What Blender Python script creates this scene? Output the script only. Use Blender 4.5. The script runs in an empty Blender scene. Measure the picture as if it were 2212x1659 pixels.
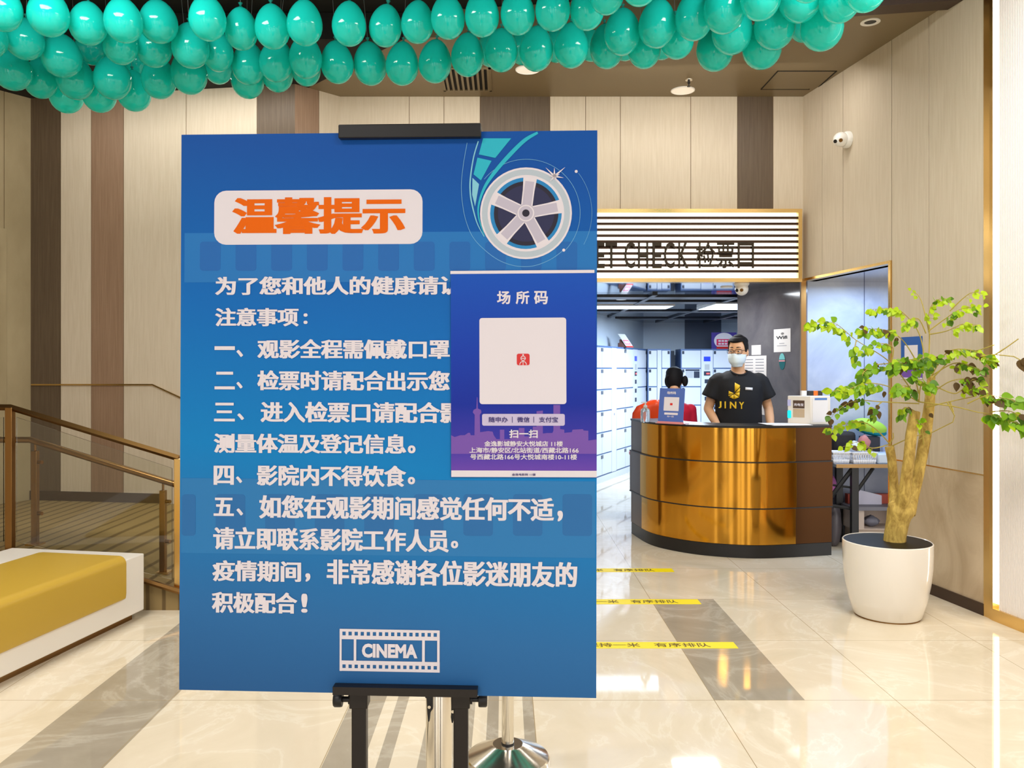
import bpy, bmesh, math, random
from mathutils import Vector, Matrix
from mathutils.bvhtree import BVHTree

random.seed(7)
SC = bpy.context.scene
COL = SC.collection
PI = math.pi

# ------------------------------------------------------------------ camera
W_PX, H_PX, F, PX0, PY0, EYE = 2212, 1659, 1785.0, 1090.0, 797.0, 1.46
cam = bpy.data.cameras.new('camera')
cam.sensor_fit = 'HORIZONTAL'; cam.sensor_width = 36.0
cam.lens = F / W_PX * 36.0
cam.shift_x = (W_PX / 2 - PX0) / W_PX
cam.shift_y = (PY0 - H_PX / 2) / W_PX
cam.clip_start = .05
cam_o = bpy.data.objects.new('camera', cam); COL.objects.link(cam_o)
cam_o.location = (0, 0, EYE); cam_o.rotation_euler = (PI / 2, 0, 0)
SC.camera = cam_o

# ------------------------------------------------------------------ world, exposure, big lights
SC.view_settings.view_transform = 'Standard'; SC.view_settings.look = 'None'
SC.view_settings.gamma = 1.0; SC.view_settings.use_curve_mapping = False
SC.view_settings.exposure = 0.62
SC.cycles.max_bounces = 9
wd = bpy.data.worlds.new('world'); SC.world = wd; wd.use_nodes = True
wd.node_tree.nodes['Background'].inputs[0].default_value = (1.0, .98, .965, 1)
wd.node_tree.nodes['Background'].inputs[1].default_value = 1.6

def area(name, loc, size, power, col, target=None, size_y=None):
    l = bpy.data.lights.new(name, 'AREA'); l.energy = power; l.color = col
    l.shape = 'RECTANGLE' if size_y else 'SQUARE'; l.size = size
    if size_y: l.size_y = size_y
    o = bpy.data.objects.new(name, l); COL.objects.link(o); o.location = loc
    if target is not None:
        o.rotation_euler = (Vector(target) - Vector(loc)).to_track_quat('-Z', 'Y').to_euler()
    return o
WARM = (1, .955, .90); COOL = (.70, .84, 1.0)
area('lobby_fill', (-2.2, 3.1, 3.93), 1.2, 69, WARM)  # unseen ceiling fill lights, added to brighten floor, walls and board
area('lobby_fill', (2.0, 3.1, 3.93), 1.2, 69, WARM)
area('lobby_fill', (-1.9, -1.6, 3.93), 1.2, 55, WARM)
area('lobby_fill', (1.9, -1.6, 3.93), 1.2, 55, WARM)
area('wall_wash_fill', (-.3, 6.12, 3.69), 1.6, 8, WARM, (-.2, 6.96, 1.7), .08)  # unseen wall washers added behind the balloons to brighten the walls
area('wall_wash_fill', (1.55, 6.08, 3.69), 1.6, 8, WARM, (1.6, 6.96, 1.9), .08)
area('wall_wash_fill', (-2.7, 6.22, 3.69), 2.2, 10, WARM, (-2.75, 6.85, 1.6), .08)
area('locker_room_light', (1.5, 9.55, 2.17), .9, 62, COOL, None, .45)
area('locker_room_light', (2.6, 10.6, 2.17), .9, 78, COOL, None, .45)
area('niche_light', (2.95, 6.5, 2.17), .5, 13, (.45, .66, 1.0), None, .3)
area('counter_light', (1.75, 7.5, 2.17), .4, 10, (.90, .95, 1.0), None, .3)

# ------------------------------------------------------------------ helpers: colour and materials
def lin(c):
    return tuple((x / 255 / 12.92 if x <= 10 else ((x / 255 + .055) / 1.055) ** 2.4) for x in c)
def mat(name, rgb, rough=.5, metal=0.0, emit=0.0, spec=.5, alpha=1.0, trans=0.0, coat=0.0, ior=1.45, emit_rgb=None):
    m = bpy.data.materials.new(name); m.use_nodes = True
    b = m.node_tree.nodes['Principled BSDF']; c = lin(rgb)
    b.inputs['Base Color'].default_value = (*c, 1); b.inputs['Roughness'].default_value = rough
    b.inputs['Metallic'].default_value = metal; b.inputs['Specular IOR Level'].default_value = spec
    b.inputs['IOR'].default_value = ior
    b.inputs['Transmission Weight'].default_value = trans; b.inputs['Alpha'].default_value = alpha
    b.inputs['Coat Weight'].default_value = coat
    if emit:
        b.inputs['Emission Color'].default_value = (*lin(emit_rgb or rgb), 1); b.inputs['Emission Strength'].default_value = emit
    return m
def nt(m): return m.node_tree, m.node_tree.nodes['Principled BSDF']
def node(t, typ, **kw):
    n = t.nodes.new(typ)
    for k, v in kw.items(): setattr(n, k, v)
    return n
def setin(n, i, v):
    n.inputs[i].default_value = v
def noise_mix(m, a, b, scale, detail=6, rough=.6, lo=.35, hi=.65, stretch=None, dist=0.0, obj=True):
    """colour a..b by procedural noise"""
    t, bs = nt(m)
    tc = node(t, 'ShaderNodeTexCoord'); mp = node(t, 'ShaderNodeMapping')
    if stretch: mp.inputs['Scale'].default_value = stretch
    nz = node(t, 'ShaderNodeTexNoise'); setin(nz, 'Scale', scale); setin(nz, 'Detail', detail); setin(nz, 'Roughness', rough); setin(nz, 'Distortion', dist)
    cr = node(t, 'ShaderNodeValToRGB'); e = cr.color_ramp.elements
    e[0].position = lo; e[1].position = hi; e[0].color = (*lin(a), 1); e[1].color = (*lin(b), 1)
    t.links.new(tc.outputs['Object'], mp.inputs[0]); t.links.new(mp.outputs[0], nz.inputs['Vector'])
    t.links.new(nz.outputs['Fac'], cr.inputs[0]); t.links.new(cr.outputs[0], bs.inputs['Base Color'])
    return t, bs, nz, cr
def add_bump(m, nz, strength=.2, dist=.01):
    t, bs = nt(m)
    bp = node(t, 'ShaderNodeBump'); setin(bp, 'Strength', strength); setin(bp, 'Distance', dist)
    t.links.new(nz.outputs['Fac'], bp.inputs['Height']); t.links.new(bp.outputs[0], bs.inputs['Normal'])

# ------------------------------------------------------------------ helpers: pixels, planes
def ray(px, py): return Vector(((px - PX0) / F, 1.0, -(py - PY0) / F))
def at(px, py, Y):
    r = ray(px, py); return Vector((0, 0, EYE)) + r * Y
class Plane:
    """a rectangle in the world: origin p, unit u (right), unit v (up), normal n towards the viewer"""
    def __init__(s, p, u, v):
        s.p = Vector(p); s.u = Vector(u).normalized()
        n = s.u.cross(Vector(v)).normalized(); s.n = n; s.v = n.cross(s.u).normalized()
    def matrix(s):
        return Matrix((( s.u.x, s.v.x, s.n.x, s.p.x), (s.u.y, s.v.y, s.n.y, s.p.y), (s.u.z, s.v.z, s.n.z, s.p.z), (0, 0, 0, 1)))
    def loc(s, px, py):
        o = Vector((0, 0, EYE)); d = ray(px, py)
        t = (s.p - o).dot(s.n) / d.dot(s.n); q = o + d * t - s.p
        return (q.dot(s.u), q.dot(s.v))
    def w(s, a, b, c=0.0): return s.p + s.u * a + s.v * b + s.n * c

# ------------------------------------------------------------------ helpers: mesh builder
class MB:
    def __init__(s): s.v = []; s.f = []; s.m = []; s.sm = []; s.sharp = .7
    def add(s, vs, fs, m=0, sm=False, M=None):
        b = len(s.v)
        s.v += [(M @ Vector(v)) if M is not None else Vector(v) for v in vs]
        for f in fs: s.f.append([i + b for i in f]); s.m.append(m); s.sm.append(sm)
        return s
    def box(s, lo, hi, m=0, M=None):
        x0, y0, z0 = lo; x1, y1, z1 = hi
        vs = [(x0,y0,z0),(x1,y0,z0),(x1,y1,z0),(x0,y1,z0),(x0,y0,z1),(x1,y0,z1),(x1,y1,z1),(x0,y1,z1)]
        return s.add(vs, [(0,3,2,1),(4,5,6,7),(0,1,5,4),(1,2,6,5),(2,3,7,6),(3,0,4,7)], m, False, M)
    def prism(s, pts, z0, z1, m=0, M=None, sm=False):
        n = len(pts)
        a = sum(pts[i][0]*pts[(i+1)%n][1]-pts[(i+1)%n][0]*pts[i][1] for i in range(n))
        if a < 0: pts = pts[::-1]
        vs = [(p[0], p[1], z0) for p in pts] + [(p[0], p[1], z1) for p in pts]
        s.add(vs, [tuple(range(n))[::-1], tuple(range(n, 2*n))], m, False, M)
        s.add(vs, [(i, (i+1)%n, n+(i+1)%n, n+i) for i in range(n)], m, sm, M)
        return s
    def hexa(s, a, b, z0, z1, th, m=0):
        """upright slab whose face runs a->b (2d); thickness th goes to the left of a->b"""
        d = Vector((b[0]-a[0], b[1]-a[1])).normalized(); n = Vector((-d.y, d.x)) * th
        return s.prism([a, b, (b[0]+n.x, b[1]+n.y), (a[0]+n.x, a[1]+n.y)], z0, z1, m)
    def tube(s, pts, r, seg=8, m=0, cap=True, M=None):
        pts = [Vector(p) for p in pts]; n = len(pts)
        rs = r if isinstance(r, (list, tuple)) else [r]*n
        vs = []; up = None
        for i, p in enumerate(pts):
            d = (pts[min(i+1, n-1)] - pts[max(i-1, 0)]).normalized()
            if up is None:
                up = Vector((0,0,1)) if abs(d.z) < .9 else Vector((0,1,0))
            a = d.cross(up).normalized(); c = a.cross(d).normalized(); up = c
            for k in range(seg):
                t = 2*PI*k/seg; vs.append(p + (a*math.cos(t) + c*math.sin(t))*rs[i])
        fs = []
        for i in range(n-1):
            for k in range(seg):
                k2 = (k+1) % seg; fs.append((i*seg+k, i*seg+k2, (i+1)*seg+k2, (i+1)*seg+k))
        s.add(vs, fs, m, True, M)
        if cap: s.add(vs, [tuple(range(seg))[::-1], tuple(range((n-1)*seg, n*seg))], m, False, M)
        return s
    def loft(s, rings, seg=20, m=0, M=None, pw=1.0):
        """rings of (cx, cy, cz, rx, ry)"""
        vs = []; n = len(rings)
        for cx, cy, cz, rx, ry in rings:
            for k in range(seg):
                t = 2*PI*k/seg; c, q = math.cos(t), math.sin(t)
                c = math.copysign(abs(c)**pw, c); q = math.copysign(abs(q)**pw, q)
                vs.append((cx+rx*c, cy+ry*q, cz))
        fs = [(i*seg+k, i*seg+(k+1)%seg, (i+1)*seg+(k+1)%seg, (i+1)*seg+k) for i in range(n-1) for k in range(seg)]
        s.add(vs, fs, m, True, M); s.add(vs, [tuple(range(seg))[::-1], tuple(range((n-1)*seg, n*seg))], m, True, M)
        return s
    def lathe(s, prof, c=(0,0,0), seg=32, m=0, M=None, closed=False):
        vs = [(c[0]+r*math.cos(2*PI*k/seg), c[1]+r*math.sin(2*PI*k/seg), c[2]+z) for r, z in prof for k in range(seg)]
        n = len(prof)
        fs = [(i*seg+k, i*seg+(k+1)%seg, (i+1)*seg+(k+1)%seg, (i+1)*seg+k) for i in range(n-1) for k in range(seg)]
        s.add(vs, fs, m, True, M)
        if prof[0][0] > 1e-5 and not closed: s.add(vs, [tuple(range(seg))[::-1]], m, False, M)
        if prof[-1][0] > 1e-5 and not closed: s.add(vs, [tuple(range((n-1)*seg, n*seg))], m, False, M)
        return s
    def ell(s, c, r, m=0, seg=16, rings=10, M=None):
        prof = [(c[0], c[1], c[2]-r[2]*math.cos(PI*i/rings), max(1e-4, r[0]*math.sin(PI*i/rings)), max(1e-4, r[1]*math.sin(PI*i/rings))) for i in range(rings+1)]
        return s.loft(prof, seg, m, M)
    def mesh(s, name, mats, inv=None, merge=False):
        me = bpy.data.meshes.new(name)
        vs = [inv @ v for v in s.v] if inv is not None else s.v
        me.from_pydata([tuple(v) for v in vs], [], s.f)
        for mm in (mats if isinstance(mats, (list, tuple)) else [mats]): me.materials.append(mm)
        me.polygons.foreach_set('material_index', s.m); me.polygons.foreach_set('use_smooth', s.sm)
        if merge:
            b = bmesh.new(); b.from_mesh(me); bmesh.ops.remove_doubles(b, verts=b.verts, dist=1e-5); bmesh.ops.recalc_face_normals(b, faces=b.faces); b.to_mesh(me); b.free()
        if hasattr(me, 'set_sharp_from_angle'): me.set_sharp_from_angle(angle=s.sharp)
        me.update(); return me
def root_of(o):
    while o.parent: o = o.parent
    return o
def build(name, mb, mats, parent=None, bevel=0, merge=None, M=None):
    """ONE mesh object; vertices were given in world space (or in the frame M for a top-level one)"""
    if merge is None: merge = bevel > 0
    if parent is not None:
        inv = root_of(parent).matrix_basis.inverted()
        me = mb.mesh(name, mats, inv, merge); o = bpy.data.objects.new(name, me); o.parent = parent
    else:
        if M is None:
            lo = [min(v[i] for v in mb.v) for i in range(3)]; hi = [max(v[i] for v in mb.v) for i in range(3)]
            M = Matrix.Translation(((lo[0]+hi[0])/2, (lo[1]+hi[1])/2, lo[2]))
        me = mb.mesh(name, mats, M.inverted(), merge); o = bpy.data.objects.new(name, me); o.matrix_basis = M
    COL.objects.link(o)
    if bevel:
        b = o.modifiers.new('bevel', 'BEVEL'); b.width = bevel; b.segments = 2; b.limit_method = 'ANGLE'; b.angle_limit = .6
    return o
def tag(o, label, cat, group=None, kind=None):
    o['label'] = label; o['category'] = cat
    if group: o['group'] = group
    if kind: o['kind'] = kind
    return o
def thing(name, label, cat, loc=(0,0,0), group=None, M=None):
    o = bpy.data.objects.new(name, None); COL.objects.link(o); o.empty_display_size = .1
    o.matrix_basis = M if M is not None else Matrix.Translation(loc)
    return tag(o, label, cat, group)
def struct(name, mb, mats, parent=None, bevel=0):
    o = build(name, mb, mats, parent, bevel)
    if parent is None: o['kind'] = 'structure'
    return o
def copy_tree(o, parent=None):
    c = o.copy(); COL.objects.link(c); c.parent = parent
    for ch in list(o.children): copy_tree(ch, c)
    return c
def bake(mb, voxel, smooth=6, M=None):
    """melt overlapping closed shapes of a builder into one continuous skin; returns an MB"""
    me = mb.mesh('tmp', [], None); o = bpy.data.objects.new('tmp', me); COL.objects.link(o)
    r = o.modifiers.new('r', 'REMESH'); r.mode = 'VOXEL'; r.voxel_size = voxel
    k = o.modifiers.new('s', 'SMOOTH'); k.iterations = smooth; k.factor = .5
    me2 = bpy.data.meshes.new_from_object(o.evaluated_get(bpy.context.evaluated_depsgraph_get()))
    out = MB(); out.add([v.co.copy() for v in me2.vertices], [tuple(p.vertices) for p in me2.polygons], 0, True)
    bpy.data.objects.remove(o); bpy.data.meshes.remove(me); bpy.data.meshes.remove(me2)
    return out

# ------------------------------------------------------------------ helpers: lettering and flat print on a plane
_tx = {}
def glyphs(s, bev):
    k = (s, bev)
    if k not in _tx:
        cu = bpy.data.curves.new('t', 'FONT'); cu.body = s; cu.size = 1; cu.bevel_depth = bev; cu.bevel_resolution = 0; cu.resolution_u = 3
        o = bpy.data.objects.new('t', cu); COL.objects.link(o)
        me = bpy.data.meshes.new_from_object(o.evaluated_get(bpy.context.evaluated_depsgraph_get()))
        vs = [v.co.copy() for v in me.vertices]; fs = [tuple(p.vertices) for p in me.polygons]
        x = [v.x for v in vs]; y = [v.y for v in vs]
        _tx[k] = (vs, fs, min(x), max(x), min(y), max(y), bev)
        bpy.data.objects.remove(o); bpy.data.meshes.remove(me); bpy.data.curves.remove(cu)
    return _tx[k]
class Flat:
    """thin print laid on a Plane, measured on the photograph or in metres"""
    def __init__(s, pl): s.pl = pl; s.mb = MB()
    def poly(s, pts, w=.0006, m=0, px=True, th=.0006):
        q = [s.pl.loc(*p) for p in pts] if px else pts
        s.mb.prism(list(q), w-th, w, m, s.pl.matrix()); return s
    def rect(s, x0, y0, x1, y1, w=.0006, m=0, px=True, r=0, th=.0006):
        if px:
            a = s.pl.loc(x0, y1); b = s.pl.loc(x1, y0); r = r / F * abs(s.pl.p.y)
        else: a = (x0, y0); b = (x1, y1)
        if r <= 0: pts = [a, (b[0], a[1]), b, (a[0], b[1])]
        else:
            pts = []
            for cx, cy, t0 in ((b[0]-r, b[1]-r, 0), (a[0]+r, b[1]-r, 1), (a[0]+r, a[1]+r, 2), (b[0]-r, a[1]+r, 3)):
                for k in range(6): t = PI/2*(t0 + k/5); pts.append((cx + r*math.cos(t), cy + r*math.sin(t)))
        return s.poly(pts, w, m, False, th)
    def band(s, pts, widths, w=.0006, m=0, px=True):
        q = [Vector(s.pl.loc(*p)) for p in pts] if px else [Vector(p) for p in pts]
        k = abs(s.pl.p.y)/F if px else 1
        if not isinstance(widths, (list, tuple)): widths = [widths]*len(q)
        if len(q) >= 5:
            Q, Wd = [], []
            for i in range(len(q)-1):
                a, b, c, d = q[max(i-1, 0)], q[i], q[i+1], q[min(i+2, len(q)-1)]
                for j in range(7):
                    t = j/7; Q.append(.5*((2*b)+(c-a)*t+(2*a-5*b+4*c-d)*t*t+(3*b-a-3*c+d)*t**3)); Wd.append(widths[i]*(1-t)+widths[i+1]*t)
            q = Q+[q[-1]]; widths = Wd+[widths[-1]]
        L, R_ = [], []
        for i, p in enumerate(q):
            d = (q[min(i+1, len(q)-1)] - q[max(i-1, 0)]).normalized(); n = Vector((-d.y, d.x))*widths[i]*k/2
            L.append(p+n); R_.append(p-n)
        for i in range(len(q)-1): s.mb.add([(v.x, v.y, w) for v in (R_[i], R_[i+1], L[i+1], L[i])], [(0,1,2,3)], m, False, s.pl.matrix())
        return s
    def disc(s, cx, cy, r, w=.0006, m=0, r0=0, a0=0, a1=2*PI, n=48):
        """circle or ring given in photo pixels (centre, radius)"""
        c = s.pl.loc(cx, cy); k = abs(s.pl.p.y)/F
        vs = []; fs = []
        for i in range(n+1):
            t = a0 + (a1-a0)*i/n
            for q in (r0*k, r*k): vs.append((c[0]+q*math.cos(t), c[1]+q*math.sin(t), w))
        for i in range(n): fs.append((2*i, 2*i+1, 2*i+3, 2*i+2))
        s.mb.add(vs, fs, m, False, s.pl.matrix()); return s
    def text(s, t, x0, y0, x1, y1, w=.0006, m=0, px=True, bev=.028, th=.0006, smear=0.0):
        a, b = (s.pl.loc(x0, y1), s.pl.loc(x1, y0)) if px else ((x0, y0), (x1, y1))
        vs, fs, xa, xb, ya, yb, bv = glyphs(t, bev)
        kx = (b[0]-a[0])/max(xb-xa, 1e-6); ky = (b[1]-a[1])/max(yb-ya, 1e-6); kz = th/2/bv if bv else 0
        offs = (0.0,)
        if smear:           # heavy uprights, thin bars
            kx = (b[0]-a[0])/max(xb-xa+2*smear, 1e-6); offs = (0.0, smear*.67, smear*1.33, smear*2)
        for q, o in enumerate(offs): s.mb.add([(a[0]+(v.x-xa+o)*kx, a[1]+(v.y-ya)*ky, w + v.z*kz + q*.00003) for v in vs], fs, m, False, s.pl.matrix())
        return s
    def build(s, name, mats, parent=None): return build(name, s.mb, mats, parent)
ORD = ('first second third fourth fifth sixth seventh eighth ninth tenth eleventh twelfth thirteenth fourteenth fifteenth sixteenth '
       'seventeenth eighteenth nineteenth twentieth').split()
# ------------------------------------------------------------------ materials
M_beige = mat('wall_beige', (206, 192, 170), .55)
noise_mix(M_beige, (202, 188, 165), (211, 198, 177), 6, stretch=(12, 12, .6))
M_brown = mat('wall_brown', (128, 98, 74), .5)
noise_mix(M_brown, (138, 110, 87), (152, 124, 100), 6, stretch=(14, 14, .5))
M_dbrown = mat('wall_dark_brown', (92, 76, 58), .5)
noise_mix(M_dbrown, (86, 70, 53), (99, 83, 64), 6, stretch=(14, 14, .5))
M_seam = mat('wall_seam', (112, 84, 52), .5)
M_stone = mat('wall_stone', (192, 172, 143), .5)
noise_mix(M_stone, (178, 156, 126), (204, 186, 158), 2.2, 8, .65, .38, .62, (1.5, 1.5, .7), .8)
M_flute = mat('fluted_white', (243, 238, 234), .5)
M_gold = mat('brushed_gold', (228, 192, 124), .22, 1.0)
M_bronze = mat('bronze_metal', (140, 104, 60), .3, 1.0)
M_slat = mat('dark_sign_slat', (66, 44, 28), .35, .5)
M_skirt = mat('dark_skirting', (62, 44, 32), .4)
M_black = mat('black_metal', (38, 33, 30), .38, .3)
M_blackp = mat('black_plastic', (24, 22, 22), .4)
M_void = mat('ceiling_black', (20, 17, 15), .8)
M_soffit = mat('ceiling_bronze', (128, 112, 84), .42, .0, spec=.4)
M_white = mat('white_paint', (240, 238, 232), .35)
M_paper = mat('white_paper', (236, 232, 230), .7)
M_chrome = mat('chrome', (226, 220, 208), .16, 1.0)
M_mirror = mat('mirror_steel', (206, 206, 212), .03, 1.0)
M_inceil = mat('dark_mirror_ceiling', (92, 98, 114), .06, 1.0)
M_inwall = mat('locker_room_wall', (214, 227, 240), .5)
M_inwalld = mat('locker_room_dark_wall', (98, 108, 126), .5)
M_glass = mat('clear_glass', (236, 238, 232), .02, 0, trans=1.0, ior=1.45)
M_led = mat('led_strip', (255, 250, 238), .5, emit=6.0)
M_lightbox = mat('sign_light', (255, 246, 226), .5, emit=1.7, emit_rgb=(255, 247, 230))
M_panel_on = mat('cool_light_panel', (200, 226, 255), .5, emit=2.2)
M_down_on = mat('downlight_lens', (150, 225, 255), .5, emit=8.0)
M_disc = mat('lamp_diffuser', (236, 226, 210), .5, emit=.35)

# grey polished marble of the jamb and blue-lit marble of the niche
M_marble = mat('grey_marble', (126, 122, 126), .12)
noise_mix(M_marble, (88, 84, 90), (114, 110, 113), 2.0, 8, .6, .35, .65, None, .6)
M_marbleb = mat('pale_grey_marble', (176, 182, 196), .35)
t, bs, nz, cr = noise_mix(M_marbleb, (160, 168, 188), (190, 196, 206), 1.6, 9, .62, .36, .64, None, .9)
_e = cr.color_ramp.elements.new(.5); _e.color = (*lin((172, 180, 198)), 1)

# floor: 0.8 m beige polished tiles, grey inlays, grout lines
GREY_RECTS = [(.924, 1.324, 3.642, 5.242), (-1.868, -1.468, .4, 5.242), (-.672, -.525, .4, 4.442), (-.473, -.424, .4, 4.442),
              (-.322, -.272, .4, 4.442), (-.222, -.1275, .4, 4.442), (-.073, -.025, .4, 4.442), (.0785, .1245, .4, 4.442)]
M_floor = mat('polished_tile_floor', (226, 212, 184), .045, spec=.55)
def floor_nodes():
    t, bs = nt(M_floor); L = t.links.new
    tc = node(t, 'ShaderNodeNewGeometry'); sp = node(t, 'ShaderNodeSeparateXYZ'); L(tc.outputs['Position'], sp.inputs[0])
    X, Y = sp.outputs[0], sp.outputs[1]
    def mth(op, a, b=None, c=None):
        n = node(t, 'ShaderNodeMath', operation=op)
        for i, q in enumerate((a, b, c)):
            if q is None: continue
            if isinstance(q, (int, float)): n.inputs[i].default_value = q
            else: L(q, n.inputs[i])
        return n.outputs[0]
    def inside(v, a, b):        # 1 where |v-mid| < half
        return mth('COMPARE', v, (a+b)/2, (b-a)/2)
    mask = None
    for x0, x1, y0, y1 in GREY_RECTS:
        k = mth('MULTIPLY', inside(X, x0, x1), inside(Y, y0, y1))
        mask = k if mask is None else mth('MAXIMUM', mask, k)
    def grout(v, off):
        d = mth('PINGPONG', mth('ADD', v, -off + 80.0), .4)     # 0 on a line
        return mth('LESS_THAN', d, .0016)
    g = mth('MAXIMUM', grout(X, .924), grout(Y, 3.642))
    nz = node(t, 'ShaderNodeTexNoise'); setin(nz, 'Scale', 1.3); setin(nz, 'Detail', 9); setin(nz, 'Roughness', .62); setin(nz, 'Distortion', 1.6)
    L(tc.outputs['Position'], nz.inputs['Vector'])
    def ramp(stops):
        cr = node(t, 'ShaderNodeValToRGB'); L(nz.outputs['Fac'], cr.inputs[0]); els = cr.color_ramp.elements
        els[0].position, els[0].color = stops[0][0], (*lin(stops[0][1]), 1); els[1].position, els[1].color = stops[-1][0], (*lin(stops[-1][1]), 1)
        for p, c in stops[1:-1]:
            e = els.new(p); e.color = (*lin(c), 1)
        return cr.outputs[0]
    beige = ramp([(.30, (217, 203, 176)), (.47, (228, 215, 190)), (.495, (234, 224, 203)), (.51, (229, 216, 192)), (.70, (222, 208, 182))])
    grey = ramp([(.30, (156, 145, 126)), (.46, (170, 160, 142)), (.50, (186, 177, 160)), (.53, (172, 162, 144)), (.70, (160, 150, 132))])
    def mix(f, a, b):
        n = node(t, 'ShaderNodeMix', data_type='RGBA'); L(f, n.inputs[0])
        for i, q in ((6, a), (7, b)):
            if isinstance(q, tuple): n.inputs[i].default_value = (*q, 1)
            else: L(q, n.inputs[i])
        return n.outputs[2]
    c = mix(mask, beige, grey); c = mix(g, c, lin((168, 148, 112)))
    L(c, bs.inputs['Base Color'])
floor_nodes()

# ------------------------------------------------------------------ the setting
CEIL, DOOR_H, BACK = 3.755, 2.2, 6.963
def wr(Y): return 2.838 - .1557 * (Y - 4.886)          # the right wall, turned a few degrees
def wrp(Y): return (wr(Y), Y)
CORNER = (wr(BACK), BACK); PORTAL_Y = 5.762
struct('floor', MB().box((-8, -5, -.1), (8, 15, 0)), M_floor)
struct('ceiling_lobby', MB().box((-6.2, -4.2, 3.945), (5.2, 7.4, 4.05)), M_void)
# lower bronze soffit in front of the back wall and its dark neighbour on the left
struct('ceiling_soffit', MB().prism([(-1.74, 6.9), (-1.3, 7.3), (3.0, 7.3), wrp(5.2), (1.2, 5.48), (-.7, 5.75)], CEIL, 3.94), M_soffit)
struct('ceiling_dark', MB().prism([(-1.74, 6.9), (-.7, 5.751), (-6.2, 5.751), (-6.2, 7.3), (-1.7, 7.3)], CEIL, 3.94), M_void)
struct('trim_1', MB().prism([wrp(5.2), wrp(5.06), (1.2, 5.34), (1.2, 5.479)], CEIL-.035, 3.94), M_skirt)

def panelled(mb, a, b, z0, z1, th, cuts, mats_i, seam=.005):
    """upright wall a->b cut at distances into panels; a thin recessed seam between neighbours"""
    a = Vector(a); b = Vector(b); d = (b-a).normalized(); n = Vector((-d.y, d.x)); L = (b-a).length
    cs = [0] + list(cuts) + [L]
    mb.hexa(a + n*.004, b + n*.004, z0, z1, th-.004, 4)
    for i in range(len(cs)-1):
        p, q = cs[i] + (seam/2 if i else 0), cs[i+1] - (seam/2 if i < len(cs)-2 else 0)
        mb.hexa(a + d*p, a + d*q, z0, z1, .004, mats_i[i])
WM = [M_beige, M_brown, M_dbrown, M_stone, M_seam]
# back wall: face runs left -> right, thickness behind it
xb = lambda px: (px - PX0) / F * BACK + 1.385
mb = MB(); panelled(mb, (-1.385, BACK), CORNER, DOOR_H, CEIL+.15, .1, [xb(884), xb(959), xb(1037), xb(1188), xb(1265), xb(1340), xb(1492), xb(1593), xb(1670)], [0, 0, 0, 2, 0, 0, 0, 0, 2, 0])
panelled(mb, (-1.385, BACK), (.3, BACK), 0, DOOR_H, .1, [xb(1037)], [0, 2])
mb.box((-1.3, BACK+.1, 0), (.3, 7.96, 2.6), 0)
struct('wall_back', mb, WM)
mb = MB(); mb.prism([(.3, BACK+.1), (CORNER[0], BACK+.1), (2.24, 7.96), (.3, 7.96)], DOOR_H, 2.6)
struct('ceiling_portal', mb, M_mirror)
# polished jamb that leads inwards from the corner
JA, JB = Vector((2.515, 6.985)), Vector((2.243, 7.96))
mb = MB(); mb.prism([JA, JB, (2.5, 7.96), (2.56, 7.10), (2.56, 6.985)], 0, DOOR_H)
struct('wall_portal', mb, M_marble)
mb = MB(); mb.box((2.56, 7.06, 0), (4.4, 7.16, DOOR_H))
for px in (1867,): x = (px-PX0)/F*7.06; mb.box((x-.003, 7.058, 0), (x+.003, 7.07, DOOR_H), 1)
struct('wall_niche', mb, [M_marbleb, mat('marble_joint', (84, 92, 120), .4)])
struct('wall_niche_side', MB().box((4.0, 5.7, 0), (4.1, 7.06, DOOR_H)), M_marbleb)
struct('ceiling_niche', MB().prism([(CORNER[0]+.02, 7.06), (4.1, 7.06), (4.1, 5.7), (wr(5.7)+.02, 5.7)], DOOR_H, DOOR_H+.06), M_mirror)
mb = MB(); mb.box((CORNER[0]-.02, BACK-.012, 0), (CORNER[0]+.022, BACK+.02, DOOR_H))
struct('trim_2', mb, M_bronze)
# right wall: upper part over the opening, full-height part beside it
mb = MB(); LR = (Vector(CORNER)-Vector(wrp(PORTAL_Y))).length
kY = lambda px: 3.599 / ((px-PX0)/F + .1557)
dY = lambda Y0, px: (Y0 - kY(px)) * math.hypot(1, .1557)
panelled(mb, CORNER, wrp(PORTAL_Y), DOOR_H, CEIL+.2, .12, [dY(BACK, 1776), dY(BACK, 1821), LR-.004], [0, 0, 0, 4], .006)
RY = 4.886
panelled(mb, wrp(PORTAL_Y), wrp(RY), .835, CEIL+.2, .12, [dY(PORTAL_Y, 2006.5)], [0, 0], .006)
panelled(mb, wrp(PORTAL_Y), wrp(RY), 0, .827, .12, [], [3])
struct('wall_right', mb, WM)
off = lambda Y, e: (wr(Y)-e, Y)
struct('trim_3', MB().hexa(off(PORTAL_Y, .001), off(RY, .001), .827, .835, .02), M_gold)
mb = MB(); mb.hexa(off(BACK, .012), off(PORTAL_Y, .012), DOOR_H-.002, DOOR_H+.018, .06); mb.hexa(off(PORTAL_Y+.025, .012), off(PORTAL_Y, .012), 0, DOOR_H-.002, .06)
struct('trim_4', mb, M_gold)
struct('baseboard_right', MB().hexa(off(PORTAL_Y, .008), off(RY, .008), 0, .07, .02), M_skirt)
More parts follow.
